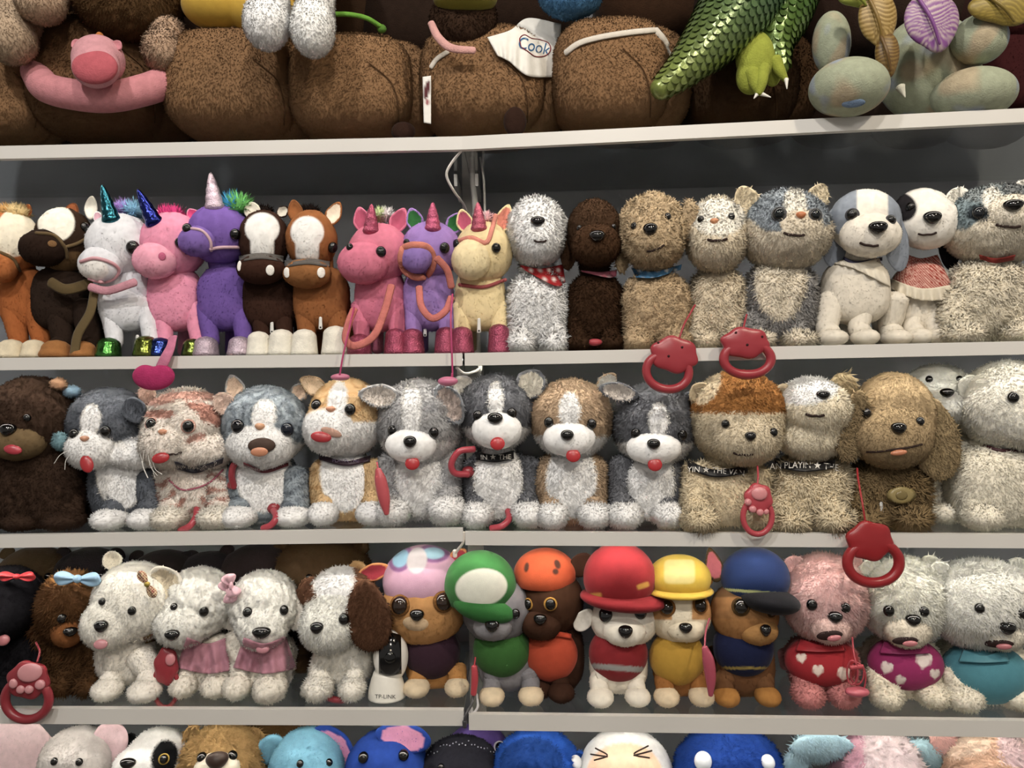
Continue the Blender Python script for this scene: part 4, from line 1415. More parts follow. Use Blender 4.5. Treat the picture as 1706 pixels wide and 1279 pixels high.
T = plush('plush_dog', 'fluffy husky plush with grey mask, white round ears and red collar', 'plush dog', 2, 0.006, (1645, 500, 66, 66), (1660, 375, 84, 66), [(1600, 66, 32), (1700, 66, 32)], G2, 'e4dac4', hcol='e4dac6', fur=LONG, hfur=MED,
          hpat=[('up', 358, 'd5d2cb'), ('e', 1615, 345, 26, 40, 30, '74848a'), ('e', 1650, 322, 60, 16, 0, '7e8688'), ('e', 1690, 318, 18, 20, 0, '6a6e70'), ('e', 1632, 355, 20, 12, 0, '3a4248'), ('e', 1655, 335, 16, 22, -20, 'e9e4d8')], muz=[(1682, 358, 46, 34, 46)], msep='e9dfcc', mfur=SHORT,
          ears=[(1602, 342, 1588, 314, 44, 2, 'ebe7dc', 'efeadf', .1, 4), (1700, 325, 1715, 302, 36, 2, 'ebe7dc', None, .2, 4)], eyes=[(1630, 355, 10, '12161c')], nose=(1688, 343, 15, 10), mouth=(1680, 377, 20, 5, -4, '8a4a3c'))
drape('collar', [(1632, 424), (1660, 430), (1692, 424)], [(1634, 432), (1660, 438), (1690, 433)], T['bg'] + T['hg'][:1], T['root'], '8a2a22', 'cloth', off=10)

# ------------------------------------------------------------------ third row: dogs and cats
G3 = 'plush animals on the middle shelf'
W, CR = 'f6f2ea', 'e6dac4'


def dog3(label, head, muz, blaze, nose, eyes, tongue, ears, body, feet, colr, ccol=W, chest=None, d=0.012, tl='c8202a', **k):
    bpx, bpy_, brx, brz = body
    ch = chest or (bpx, bpy_ - brz * 0.2, brx * 0.66, brz * 1.0)
    return plush('plush_dog', label, 'plush dog', 3, d, body, head, feet, G3, colr, bpat=[('e', *ch, 0, ccol)], hpat=[('e', *blaze, 0, ccol), ('dn', head[1] + head[3] * 0.42, ccol)] if blaze else (),
                 lcol=colr, pcol=W, fur=MED, muz=[muz], msep=W, mfur=NAP, ears=ears, eyes=[(a, b, 8.5) for a, b in eyes], nose=nose, tongue=(tongue[0], tongue[1] + 3, 12, 11, tl), nosetri=0.1, **k)


LG, DG, TN = 'a2a2a4', '65676d', 'b59a7c'
T = dog3('light grey plush dog with folded ears, white blaze and tongue out', (700, 703, 72, 72), (685, 741, 43, 30, 52), (686, 682, 15, 42), (683, 736, 11, 10), [(655, 717), (722, 720)], (687, 769),
         [(668, 662, 596, 656, 46, -48, LG, 'd9cfc6', .4, 6), (730, 640, 768, 706, 52, -48, '7d8086', 'c9b8b0', .35, 7)], (702, 808, 62, 62), [(655, 62, 44), (745, 66, 48)], LG)
T = dog3('dark grey plush dog with black lettered collar and white bib', (828, 685, 64, 62), (828, 716, 42, 32, 48), (826, 668, 12, 32), (825, 698, 13, 10), [(797, 692), (852, 688)], (829, 736),
         [(785, 655, 758, 628, 38, -6, '9a9a9b', 'cfcac2', .3, 4), (866, 660, 902, 620, 56, -26, DG, 'e0dacd', .2, 6)], (830, 812, 60, 62), [(795, 56, 42), (880, 60, 42)], DG, d=0.016)
collar(T, [(790, 752), (825, 757), (856, 750)], [(794, 766), (826, 770), (856, 764)], '17161a', 'IN \u2605 THE', h=8.5, tx=826, ty=761, ang=-1)
T = dog3('tan brown plush dog with white blaze and red tongue, small pricked ears', (952, 697, 67, 66), (948, 730, 44, 30, 48), (949, 684, 17, 30), (945, 725, 11, 9), [(915, 703), (985, 706)], (955, 756),
         [(905, 658, 880, 622, 46, 4, '6b6a68', 'e0dacd', .25, 5), (996, 655, 1025, 622, 34, 4, 'b39a7d', 'f0ece4', .3, 4)], (952, 812, 62, 62), [(920, 54, 42), (990, 58, 42)], TN, d=0.01)
T = dog3('charcoal grey plush dog with one ear sticking sideways and lowered white muzzle', (1090, 707, 69, 69), (1089, 746, 46, 28, 50), (1097, 700, 16, 28), (1089, 740, 11, 9), [(1060, 722), (1136, 724)], (1091, 771),
         [(1064, 660, 998, 645, 34, -44, DG, 'cfc6bd', .2, 5), (1140, 655, 1165, 680, 34, 10, DG, None, .3, 4)], (1082, 815, 62, 60), [(1040, 62, 44), (1113, 58, 42)], '66686e', d=0.014)

# cats
T = plush('plush_cat', 'slate grey and white plush cat with long red tongue beside the brown poodle', 'plush cat', 3, 0.008, (205, 808, 52, 60), (182, 705, 66, 60), [(185, 58, 34), (247, 60, 34)], G3, '5b6069', pcol=W,
          bpat=[('e', 203, 785, 42, 62, 0, W)], hpat=[('st', 80, 26, .25, 20, 600, 760, '4a4e56'), ('dn', 742, W), ('e', 152, 700, 16, 26, 10, W), ('e', 150, 745, 42, 26, 0, W), ('e', 225, 752, 70, 24, -14, W)], fur=SHORT,
          muz=[(150, 748, 36, 32, 40), (225, 755, 40, 26, 20)], ears=[(115, 690, 86, 690, 40, 0, '6a6d72', 'b8b2a8', .3, 5), (214, 662, 232, 704, 46, -44, '5b6069', None, .3, 4)],
          eyes=[(124, 723, 8), (176, 718, 9)], nose=(141, 731, 7, 5, 'c98f6f'), tongue=(145, 773, 10, 15, 'b81c26', 20))
for q in ([(115, 750), (100, 758), (90, 772)], [(120, 756), (110, 766), (108, 782)], [(232, 745), (238, 775), (247, 796)], [(236, 748), (250, 770), (258, 795)]):
    airline('whisker', [(a, b, T['y0'] + 0.0) for a, b in q], T['hobj'], 'e8e6e0', 0.5)
T = plush('plush_cat', 'pink striped white plush cat with red tongue and dark collar', 'plush cat', 3, 0.008, (322, 815, 55, 62), (310, 708, 70, 62), [(285, 62, 36), (365, 66, 36)], G3, 'e6dcd2', pcol='e6dfd2',
          bpat=[('st', 65, 24, .38, 14, 600, 870, 'b78678'), ('e', 318, 790, 34, 40, 0, 'e8dcd2')], lpat=[('st', 80, 22, .35, 10, 780, 850, 'b78678')],
          hpat=[('e', 268, 690, 26, 7, 0, 'bd8b7c'), ('e', 345, 683, 36, 9, 15, 'b58172'), ('e', 340, 660, 70, 8, 0, 'c49688'), ('e', 268, 668, 28, 7, -8, 'c49688'), ('e', 356, 700, 28, 8, 20, 'b58172'), ('e', 325, 728, 18, 6, -20, 'c49688')],
          fur=MED, muz=[(276, 742, 38, 34, 38), (345, 750, 42, 28, 22)], ears=[(258, 668, 232, 648, 36, 6, 'd8b8a8', 'd2ab9a', .3, 4), (362, 655, 385, 690, 40, -30, 'd8bcac', None, .3, 4)],
          eyes=[(253, 706, 9), (314, 710, 9.5)], eyering='c49688', nose=(271, 720, 7, 5, 'd0906c'), tongue=(268, 763, 14, 9, 'b81c26', 12), mouth=(286, 756, 16, 4, 4, '7a4a40'))
collar(T, [(290, 768), (325, 778), (372, 762)], [(295, 782), (328, 788), (370, 772)], '232130', 'THE VAN P', h=8, tx=334, ty=775, ang=-6)
line('harness_cord', [(282, 800), (305, 816), (345, 806), (372, 782)], T['bg'], T['root'], 'b0526c', 1.6, 'satin', 2)
for q in ([(246, 745), (250, 775), (262, 792)], [(240, 750), (238, 775), (246, 796)], [(252, 752), (258, 780), (270, 790)]):
    airline('whisker', [(a, b, T['y0'] - 0.002) for a, b in q], T['hobj'], 'e8e6e0', 0.5)
BL, BLS = '8f9aa3', '68727c'
T = plush('plush_cat', 'blue grey tabby plush cat with wide open mouth and one upright ear', 'plush cat', 3, 0.01, (438, 812, 58, 62), (443, 708, 71, 66), [(400, 62, 36), (490, 62, 34)], G3, BL, pcol=W,
          bpat=[('st', 70, 24, .4, 14, 600, 880, BLS), ('e', 440, 790, 46, 62, 0, W)], lpat=[('st', 80, 22, .4, 10, 780, 850, BLS)],
          hpat=[('st', 86, 21, .42, 26, 600, 735, BLS), ('e', 440, 694, 19, 28, 8, W), ('dn', 738, W), ('e', 432, 742, 55, 34, 0, W)], fur=SHORT, muz=[(433, 742, 48, 34, 34)],
          ears=[(398, 668, 384, 624, 40, 2, '7e7f80', 'd0b49c', .45, 6), (488, 665, 510, 640, 34, 8, '7e7f80', 'd0b49c', .4, 5)],
          eyes=[(397, 710, 11, '0b0c12'), (478, 715, 11, '0d1424')], nose=(433, 711, 8, 6, 'd09a72'), mouth=(436, 742, 22, 13, 0, '4a362c'))
h = hit(T['hg'], 434, 752)
ball('tongue', h[0] + np.array([0, -0.006, 0]), h[1], 0.014, 0.008, 0.004, T['hobj'], 'd98f68', 'plastic', 3)
collar(T, [(405, 770), (440, 782), (480, 770)], [(406, 776), (440, 788), (480, 776)], '6a1c2a')
OR = 'd6b27e'
T = plush('plush_cat', 'orange and white plush cat with raised head and purple collar', 'plush cat', 3, 0.014, (573, 812, 55, 60), (578, 695, 63, 66), [(540, 52, 40), (622, 56, 40)], G3, OR, pcol=W,
          bpat=[('st', 75, 26, .3, 14, 600, 880, 'c69a62'), ('e', 574, 788, 40, 64, 0, W)],
          hpat=[('st', 86, 24, .3, 20, 600, 690, 'c69a62'), ('e', 563, 670, 16, 34, 6, W), ('dn', 702, W), ('e', 545, 715, 46, 34, 0, W)], fur=SHORT, muz=[(545, 716, 36, 36, 36)],
          ears=[(545, 655, 500, 630, 38, -4, '9a8263', 'd9c0a0', .4, 6)], eyes=[(528, 675, 9), (583, 682, 9.5)], nose=(551, 682, 8, 5, 'd0906c'), tongue=(535, 728, 17, 9, 'b82530', -8), mouth=(552, 720, 18, 7, -20, 'b98f7c'))
collar(T, [(530, 756), (575, 768), (618, 758)], [(532, 766), (576, 776), (616, 768)], '3a2333', 'PLAYIN THE', '8a7a9a', h=6, tx=576, ty=767)
# dark brown poodle
T = plush('plush_dog', 'dark brown curly poodle with olive muzzle at the left end', 'plush dog', 3, 0.012, (72, 822, 78, 70), (55, 705, 72, 78), [(40, 60, 30), (110, 64, 30)], G3, '3a2a20', hcol='3e2d22', fur=CURL,
          muz=[(30, 735, 48, 32, 46)], msep='6e5a3c', mfur=NAP, eyes=[(45, 696, 6)], nose=(14, 717, 13, 11), tongue=(22, 749, 14, 8, 'b82a3e', -12), bex=[(60, 770, 0, 66, 60, 50)])
for px, py, c in ((126, 652, '9fc3dc'), (104, 640, 'c79b78'), (106, 735, '7fa6b0')):
    h = hit(T['hg'], px - 14, py, T['yh'])
    g = blob(px - 6, py, h[0][1] - 0.01, 12, 9 if py < 700 else 14, 9, (), 3)
    mesh('curly_yarn_tie', g, T['hobj'], c, 'velvet', (), (5, 0.8, 1.6, 0, 0.02), droop=0)
# brown-capped husky
T = plush('plush_dog', 'cream plush dog with rust brown crown and black lettered collar', 'plush dog', 3, -0.004, (1198, 826, 62, 56), (1228, 694, 82, 76), [(1165, 62, 40, 0.03), (1265, 56, 36)], G3, 'e2d1ae', hcol='e2d2b2', fur=MED, lfur=LONG,
          hpat=[('up', 688, 'a06a2e'), ('e', 1178, 640, 22, 36, 20, 'd9c8a8'), ('e', 1240, 720, 58, 30, 8, 'dccdb0')], muz=[(1246, 732, 46, 34, 42)],
          ears=[(1180, 640, 1152, 670, 40, -14, 'cdbb9a', None, .3, 4), (1290, 650, 1310, 690, 44, 6, 'a06a2e', None, .3, 4)],
          eyes=[(1209, 706, 7), (1288, 720, 7)], nose=(1250, 727, 9, 8), mouth=(1238, 757, 16, 4, -4, '5a3a2a'))
collar(T, [(1145, 766), (1190, 782), (1245, 776)], [(1147, 782), (1192, 795), (1246, 788)], '151417', 'YIN \u2605 THE VAN', h=9.5, tx=1193, ty=783, ang=4, arc=-0.0008)
# white dog with big muzzle
T = plush('plush_dog', 'cream shaggy plush dog with upturned pale muzzle and lettered collar', 'plush dog', 3, 0.0, (1350, 820, 64, 60), (1350, 690, 60, 62), [(1315, 60, 32), (1385, 64, 40, 0.03)], G3, 'e2d2b0', hcol='e8dcc2', fur=SHAG, hfur=MED,
          hpat=[('e', 1335, 645, 60, 30, 0, 'f2f0ea')], muz=[(1366, 682, 46, 38, 36), (1352, 730, 48, 32, 18)], mpat=[('e', 1366, 690, 40, 30, 0, 'd8cab0')], ears=[(1312, 640, 1295, 672, 36, -6, 'd8c6a4', None, .3, 4)],
          nose=(1371, 659, 11, 8), mouth=(1358, 692, 15, 5, -3, 'd07a4a'))
collar(T, [(1290, 762), (1340, 774), (1392, 764)], [(1292, 778), (1340, 786), (1390, 780)], '131214', 'AN PLAYIN \u2605 THE', h=11, tx=1340, ty=774, ang=1, squeeze=0.9, arc=-0.0012)
# brown spaniel
SP = 'a8906a'
T = plush('plush_dog', 'brown plush spaniel with long drooping ears and oval tag', 'plush dog', 3, 0.004, (1478, 822, 62, 58), (1488, 694, 66, 74), [(1440, 56, 34), (1515, 60, 36)], G3, '8a734e', hcol=SP, fur=SHAG, hfur=SHORT,
          muz=[(1486, 730, 60, 46, 40)], ears=[dict(bx=1434, by=650, tx=1410, ty=768, w=60, dy=-44, col='97825f', point=.0, cup=3, th=16, fur=LONG), dict(bx=1545, by=660, tx=1572, ty=800, w=78, dy=-34, col='9c8762', point=-.1, cup=3, th=18, fur=MED), dict(bx=1425, by=650, tx=1388, ty=628, w=40, dy=8, col='cdb88f', point=.2, cup=3, th=16, fur=SHAG)],
          eyes=[(1443, 688, 8), (1532, 702, 7)], nose=(1497, 714, 12, 10), mouth=(1490, 748, 46, 4, 8, '4a3a26'), tongue=(1497, 754, 13, 5, 'd2835a', 8))
h = hit(T['bg'], 1502, 825)
g = ptube([(1502, 825, h[0][1] - 0.012, 24), (1502, 825.5, h[0][1] - 0.015, 24)], 28, 4, 0.7)
q = blob(1502, 825, h[0][1] - 0.014, 25, 15, 2.5, (), 3)
mesh('tag', q, T['root'], '9c8a52', 'plastic')
q2 = blob(1502, 825, h[0][1] - 0.0155, 13, 9, 2, (), 2)
mesh('tag_emblem', q2, T['root'], '83723f', 'plastic')
zip_pull(T, 1468, 850, 26, 4)
# white dogs on the right
T = plush('plush_dog', 'white plush dog peeking from behind the brown spaniel', 'plush dog', 3, 0.07, (1585, 800, 70, 78), (1562, 655, 56, 48), [(1570, 58, 36), (1640, 60, 36)], G3, 'e9e2d2', hcol='f0ece2', fur=MED, muz=[(1575, 672, 38, 32, 34)],
          ears=[(1600, 625, 1620, 650, 30, 0, 'cfc3a0', None, .3, 4)], nose=(1577, 655, 11, 8), eyes=[(1598, 632, 6), (1548, 632, 6)])
T = plush('plush_dog', 'large fluffy white plush dog at the right end with thin dark collar', 'plush dog', 3, 0.01, (1662, 810, 84, 70), (1680, 675, 78, 74), [(1632, 66, 44), (1730, 66, 44)], G3, 'e6dfcd', hcol='eee9dc', fur=MED, muz=[(1718, 700, 40, 36, 40)],
          ears=[(1625, 625, 1608, 665, 46, -4, 'efebe0', None, .2, 4)], eyes=[(1688, 662, 9)], nose=(1722, 698, 12, 10))
line('collar', [(1640, 742), (1665, 750), (1710, 752)], T['bg'] + T['hg'][:1], T['root'], '4a1c24', 3, 'satin', 1)

# ------------------------------------------------------------------ fourth row
G4 = 'plush animals on the second lowest shelf'
T = plush('plush_dog', 'black plush dog with a red bow cut off by the left edge', 'plush dog', 4, 0.03, (28, 1105, 58, 64), (12, 1005, 62, 62), [(10, 50, 30), (62, 50, 30)], G4, '141317', fur=SHORT, muz=[(-8, 1035, 40, 32, 40)], ears=[(55, 960, 70, 1030, 40, 6, '141317', None, 0, 3)], tongue=(6, 1066, 10, 9, 'b56a70'))
bow(T['hobj'], 28, 960, 62, 22, 0, T['yh'] - 0.05, 'c81e2c')
T = plush('plush_dog', 'brown shaggy poodle with light blue satin bow', 'plush dog', 4, 0.028, (122, 1110, 46, 66), (118, 1012, 50, 60), [(105, 46, 30), (150, 44, 30)], G4, '54391f', hcol='5c3d20', fur=LONG, hpat=[('up', 972, '9a6a34')], muz=[(112, 1050, 26, 28, 32)], msep='8a5426', mfur=NAP,
          ears=[dict(bx=82, by=985, tx=62, ty=1085, w=40, dy=-4, col='5a3c22', point=-.2, cup=2, th=16, fur=SHAG), dict(bx=150, by=985, tx=162, ty=1070, w=36, dy=0, col='5a3c22', point=-.2, cup=2, th=16, fur=SHAG)], eyes=[(104, 1030, 8), (146, 1028, 7)], nose=(117, 1052, 11, 8))
bow(T['hobj'], 129, 964, 78, 32, 2, T['yh'] - 0.066, '8fb8d8')
T = plush('plush_dog', 'cream white plush dog with plaid hair bow and tilted head', 'plush dog', 4, 0.006, (210, 1090, 46, 48), (225, 1002, 68, 66), [(182, 50, 34, .042, 195, 1090), (244, 54, 34, .034, 232, 1090)], G4, 'ebe5da', hcol='efe9de', fur=SHORT, muz=[(178, 1042, 38, 36, 34)],
          ears=[(192, 950, 182, 918, 36, 0, 'ebe3d2', 'e2d8c2', .15, 5), (256, 945, 290, 1000, 60, -26, 'efe8da', 'e2d4b6', -.1, 7)], eyes=[(171, 1002, 6), (220, 1017, 7)], nose=(169, 1043, 11, 10), tongue=(168, 1073, 11, 8, 'd08a92'))
bow(T['hobj'], 245, 973, 52, 20, 58, T['yh'] - 0.07, '7a2a2a', 'cloth', [('ck', 5, 'd8c49a')], 'a08a30')
drape('neck_bow', [(238, 1062), (262, 1052)], [(242, 1072), (266, 1066)], T['bg'] + T['hg'][:1], T['root'], '8a7a34', 'cloth', [('ck', 6, '7a2a2a')], off=4, step=2.5)
for lab, hx_, hy_, mz, eys, ns, tg, bd_, fts, bw in (
        ('white curly plush dog in pink tulle cape looking left', 332, 1003, (300, 1040, 40, 34, 34), [(290, 1011, 6), (339, 1018, 8)], (287, 1057, 12, 9), None, (345, 1105, 44, 52), [(308, 44, 36), (362, 48, 34)], (380, 985)),
        ('white curly plush dog in pink tulle cape facing forward with pink tongue', 440, 1008, (436, 1046, 36, 32, 34), [(413, 1020, 8), (472, 1016, 8)], (436, 1054, 15, 10), (438, 1081, 11, 7, 'd08a98'), (440, 1105, 48, 50), [(398, 48, 40), (452, 56, 44, .026)], (385, 975))):
    T = plush('plush_dog', lab, 'plush dog', 4, 0.012 if tg else 0.02, bd_, (hx_, hy_, 57, 58), fts, G4, 'e6dfd2', hcol='eeeae2', fur=CURL, muz=[mz], ears=[dict(bx=hx_ + 44, by=985, tx=hx_ + 54, ty=1050, w=34, dy=-2, col='e6e0d6', point=-.1, cup=2, th=16), dict(bx=hx_ - 46, by=985, tx=hx_ - 54, ty=1040, w=30, dy=6, col='e6e0d6', point=-.1, cup=2, th=16)], eyes=eys, nose=ns, tongue=tg)
    b = bd_[0]
    drape('tulle_cape', [(b - 34, 1062), (b, 1072), (b + 36, 1060)], [(b - 52, 1112), (b, 1122), (b + 54, 1114)], T['bg'] + T['hg'][:1], T['root'], 'd390a4', 'tulle', off=9, ruffle=4, rn=5, step=3)
    bow(T['hobj'], bw[0], bw[1], 40, 34, 70, T['yh'] - 0.052, 'e6b4c2')
T = plush('plush_dog', 'brown and white plush dog with big drooping brown ear beside the camera', 'plush dog', 4, 0.01, (575, 1095, 48, 44), (570, 1005, 60, 60), [(532, 52, 40, .042, 545, 1095), (588, 44, 36, .04, 588, 1095)], G4, 'e9e4d9', hcol='6a4630', fur=MED, hpat=[('e', 556, 965, 34, 40, 10, 'f4f2ec'), ('e', 552, 1030, 52, 40, 0, 'f0ece2'), ('dn', 1040, 'f0ece2')], muz=[(545, 1045, 42, 38, 34)],
          ears=[dict(bx=605, by=965, tx=622, ty=1085, w=72, dy=-52, col='60402c', point=-.15, cup=3, th=20), dict(bx=528, by=960, tx=508, ty=1010, w=46, dy=6, col='6a4832', point=.0, cup=3, th=16), dict(bx=590, by=958, tx=606, ty=938, w=34, dy=14, col='8a6a42', point=.2, cup=3, th=14)], eyes=[(572, 1031, 9)], nose=(528, 1046, 11, 10))

# security camera on the shelf
y = Y0(645) + 0.025
o = empty('security_camera', (P(645, 1170, y + 0.03)[0], y + 0.03, shelf_z(4, P(645, 1170, y)[0])), 'white dome security camera with black glossy face between the plush dogs', 'camera')
s = S(y)
z0 = float(o.location[2])
xc = float(o.location[0])
g = tube([(xc, y + .03, z0 + .0015), (xc, y + .03, z0 + 14 * s), (xc, y + .03, z0 + 30 * s), (xc, y + .03, z0 + 44 * s)], [32 * s, 31 * s, 27 * s, 22 * s], 32, 14, 1.0, cap=False)
mesh('base', g, o, 'ebe7dc', 'plastic')
gb = g
g = blob(651, 1092, y + .03, 29, 44, 27, (), 4, p=6)
mesh('housing', g, o, 'efece4', 'plastic')
gh = g
g = drape('face_panel', [(631, 1058), (648, 1053), (668, 1058)], [(631, 1122), (648, 1126), (669, 1122)], [gh], o, '0a0a0c', 'gloss', off=1.5, thick=1.5, step=3)
h = hit([g], 650, 1095)
ball('lens', h[0], h[1], 9 * s, 9 * s, 3 * s, o, '030304', 'gloss', 3)
ball('status_light', hit([g], 651, 1083)[0], h[1], 1.6 * s, 1.6 * s, 1 * s, o, 'f0e6d0', 'plastic', 1)
lettering('base_lettering', 'TP-LINK', 642, 1160, 7, 1, [gb], o, '4a4a48', 1.0, 'matte', y)


# puppies in hats and vests: plain rounded caps, no badges
def pup(label, d, body, head, feet, col, hcol, vest, vcol, cap, ccol, brim=None, bcol=None, pcol='d9c4a2', cappat=(), vpat=(), **k):
    feet = [(f[0], f[1] * 0.96, 30, f[3] if len(f) > 3 else 0.042, f[0] * 0.9 + body[0] * 0.1, body[1] + body[3] * 0.45) for f in feet]
    T = plush('plush_puppy', label, 'plush puppy', 4, d, body, head, feet, G4, col, hcol=hcol, pcol=pcol, fur=NAP, hsub=5, legr=18, lpat=[('dn', 1148, pcol)], **k)
    g = blob(vest[0], vest[1] - 4, T['y0'] + 0.085 - 0.016, vest[2] + 2, vest[3], body[2] * 0.86, (), 4)
    mesh('vest', g, T['root'], vcol, 'cloth', vpat)
    T['vg'] = g
    s = S(T['yh'])
    dome = blob(cap[0], cap[1], T['yh'] + (cap[4] if len(cap) > 4 else -0.004), cap[2], cap[3], cap[2] * 0.92, (), 5)
    # flatten the underside so the dome sits on the head
    zc = P(cap[0], cap[1] + cap[3] * 0.45, T['yh'])[2]
    dome.v[:, 2] = np.maximum(dome.v[:, 2], zc)
    ho = mesh('cap', dome, T['hobj'], ccol, 'cloth', cappat)
    T['cap'] = dome
    if brim:
        bx, by, rx, rz, ry_, dy = brim[:6]
        b = blob(bx, by, T['yh'] + dy * s, rx, rz, ry_, (), 4)
        if len(brim) > 6:
            a = math.radians(brim[6])
            c = P(bx, by, T['yh'] + dy * s)
            q = b.v - c
            b.v = c + np.stack([q[:, 0] * math.cos(a) + q[:, 2] * math.sin(a), q[:, 1], -q[:, 0] * math.sin(a) + q[:, 2] * math.cos(a)], 1)
        mesh('cap_brim', b, T['hobj'], bcol or ccol, 'cloth')
    return T


T = pup('tan plush puppy in a pink and white cap and plum shirt', 0.022, (720, 1095, 44, 52), (708, 1008, 70, 66), [(695, 48, 44), (762, 44, 40)], 'b9803c', 'c08a4c', (720, 1088, 45, 46), '3a2230', (706, 966, 68, 58, .006), 'd9a8c4',
        cappat=[('e', 668, 930, 20, 24, 25, '7a4a7c'), ('e', 668, 930, 13, 16, 25, '8fc0dc'), ('e', 722, 922, 27, 16, 0, '7a4a7c'), ('e', 722, 922, 18, 10, 0, '9fcbe0'), ('e', 695, 934, 16, 22, 10, 'e9e0e4')],
        ears=[(650, 945, 592, 962, 34, -10, 'd08a50', '9a2c3c', .4, 5), (752, 940, 776, 915, 32, -6, 'd08a50', '9a2c3c', .4, 5)], muz=[(698, 1030, 32, 22, 42)], msep='d8b890', mfur=NAP, eyes=[(667, 1008, 14, '2a1a10'), (738, 1002, 14, '2a1a10')], eyering='7a5020', nose=(695, 1024, 12, 10),
        hpat=[('e', 693, 960, 22, 20, 0, 'b8602c')])
T = pup('grey plush puppy in a green cap with white front and green vest', 0.004, (842, 1098, 46, 50), (828, 1015, 58, 56), [(820, 46, 50), (885, 46, 48)], '77757a', '6a686c', (836, 1085, 46, 46), '356a2a', (800, 975, 60, 58, -.012), '2a6c2e', (806, 1014, 52, 22, 26, -44, 14), '2a702f',
        cappat=[('e', 802, 978, 42, 30, -8, 'd9dacc')], ears=[(862, 965, 884, 955, 34, 6, '6a686c', None, .2, 4), (760, 995, 724, 985, 34, 4, '5a585c', '4a484c', .4, 4)], muz=[(822, 1042, 34, 24, 36)], msep='807e82', mfur=NAP, nose=(820, 1042, 12, 11), eyes=[(795, 1026, 7), (858, 1022, 8)])
T = pup('dark brown plush puppy in an orange cap and orange vest', 0.02, (925, 1090, 48, 60), (920, 1000, 52, 56), [(935, 48, 40), (900, 44, 40, .06)], '3a2318', '412819', (918, 1090, 44, 48), 'c4451e', (908, 955, 52, 42, .0), 'd8561e', pcol='3a2318',
        cappat=[('e', 928, 940, 5, 8, -20, '4a2a20'), ('e', 925, 952, 5, 5, 0, '4a2a20'), ('e', 878, 945, 4, 8, 10, '4a2a20')], ears=[(952, 958, 985, 925, 40, -14, '3a2318', None, .1, 4), (945, 985, 962, 1020, 30, 4, '3a2318', None, .1, 4)], muz=[(902, 1040, 34, 26, 34)], msep='3d2518', mfur=NAP, nose=(900, 1032, 11, 9), eyes=[(917, 1006, 9), (880, 1006, 8)], eyering='b8862c')
drape('neck_scarf', [(888, 1056), (925, 1052), (952, 1056)], [(890, 1064), (925, 1060), (952, 1064)], T['bg'] + T['hg'][:1] + [T['vg']], T['root'], 'e04a20', 'cloth', off=6)
T = pup('white plush puppy in a wide red hat and red vest with grey band', 0.004, (1030, 1105, 48, 46), (1040, 1032, 56, 46), [(1000, 48, 44), (1062, 46, 44)], 'ded6c6', 'e2dbcd', (1030, 1092, 47, 46), '931e26', (1032, 962, 60, 58, -.008), '961822', (1040, 996, 74, 17, 66, -10, 4), '8e1620', pcol='e0d8c8',
        vpat=[('r', 1030, 1112, 46, 4.5, 4, '9a9a98')], cappat=[('r', 993, 991, 10, 4, -6, 'd8a030'), ('r', 1070, 975, 10, 4, -18, 'd8a030')], ears=[(985, 1015, 960, 1050, 30, -4, 'ded8cc', None, .0, 4), (1098, 985, 1112, 1000, 34, 4, 'c8586c', None, .2, 4)], muz=[(1040, 1050, 36, 26, 34)], msep='e6dfd0', mfur=NAP, nose=(1042, 1052, 12, 11), eyes=[(1010, 1024, 12, '101014'), (1066, 1020, 11, '101014')])
T = pup('tan and white plush puppy in a yellow cap and yellow vest', 0.008, (1132, 1108, 44, 48), (1132, 1020, 52, 52), [(1110, 46, 50), (1168, 46, 46)], '9c6428', 'c08c52', (1128, 1098, 44, 46), 'c99a16', (1132, 962, 52, 38, -.004), 'e0bc1c', (1132, 983, 56, 8, 56, -10, 0), 'dcb41a',
        hpat=[('r', 1136, 1000, 16, 60, 0, 'e2d6bc'), ('dn', 1032, 'e0d2b6')], cappat=[('r', 1132, 952, 25, 20, 0, 'e9d882')], muz=[(1142, 1046, 32, 22, 32)], msep='e0d3b8', mfur=NAP, nose=(1142, 1046, 11, 9), eyes=[(1112, 1012, 11, '1c120a'), (1166, 1008, 11, '1c120a')], eyering='8a5a22', ears=[(1172, 975, 1186, 955, 22, 2, 'c08040', None, .4, 4)])
T = pup('brown plush puppy in a navy cap with black visor and navy vest', 0.01, (1240, 1105, 48, 52), (1240, 1020, 56, 54), [(1210, 46, 48), (1278, 46, 46)], '6a4628', '8a6034', (1238, 1082, 48, 48), '171f44', (1258, 962, 56, 50, -.002), '152a58', (1282, 1000, 50, 20, 46, -34, 8), '0e0e14', pcol='a8722c',
        vpat=[('r', 1238, 1112, 46, 2, 0, 'b09a40')], hpat=[('up', 995, '5a4026'), ('dn', 1030, '9c6c38')], cappat=[('r', 1258, 985, 60, 2.2, 4, 'b8c07a')], ears=[(1196, 970, 1182, 912, 36, 4, '4a3a22', 'b8606c', .55, 6)], muz=[(1262, 1050, 34, 24, 32)], msep='a87a40', mfur=NAP, nose=(1275, 1050, 9, 10), eyes=[(1234, 1010, 12, '14100c'), (1284, 1018, 8, '14100c')], eyering='4a3416')

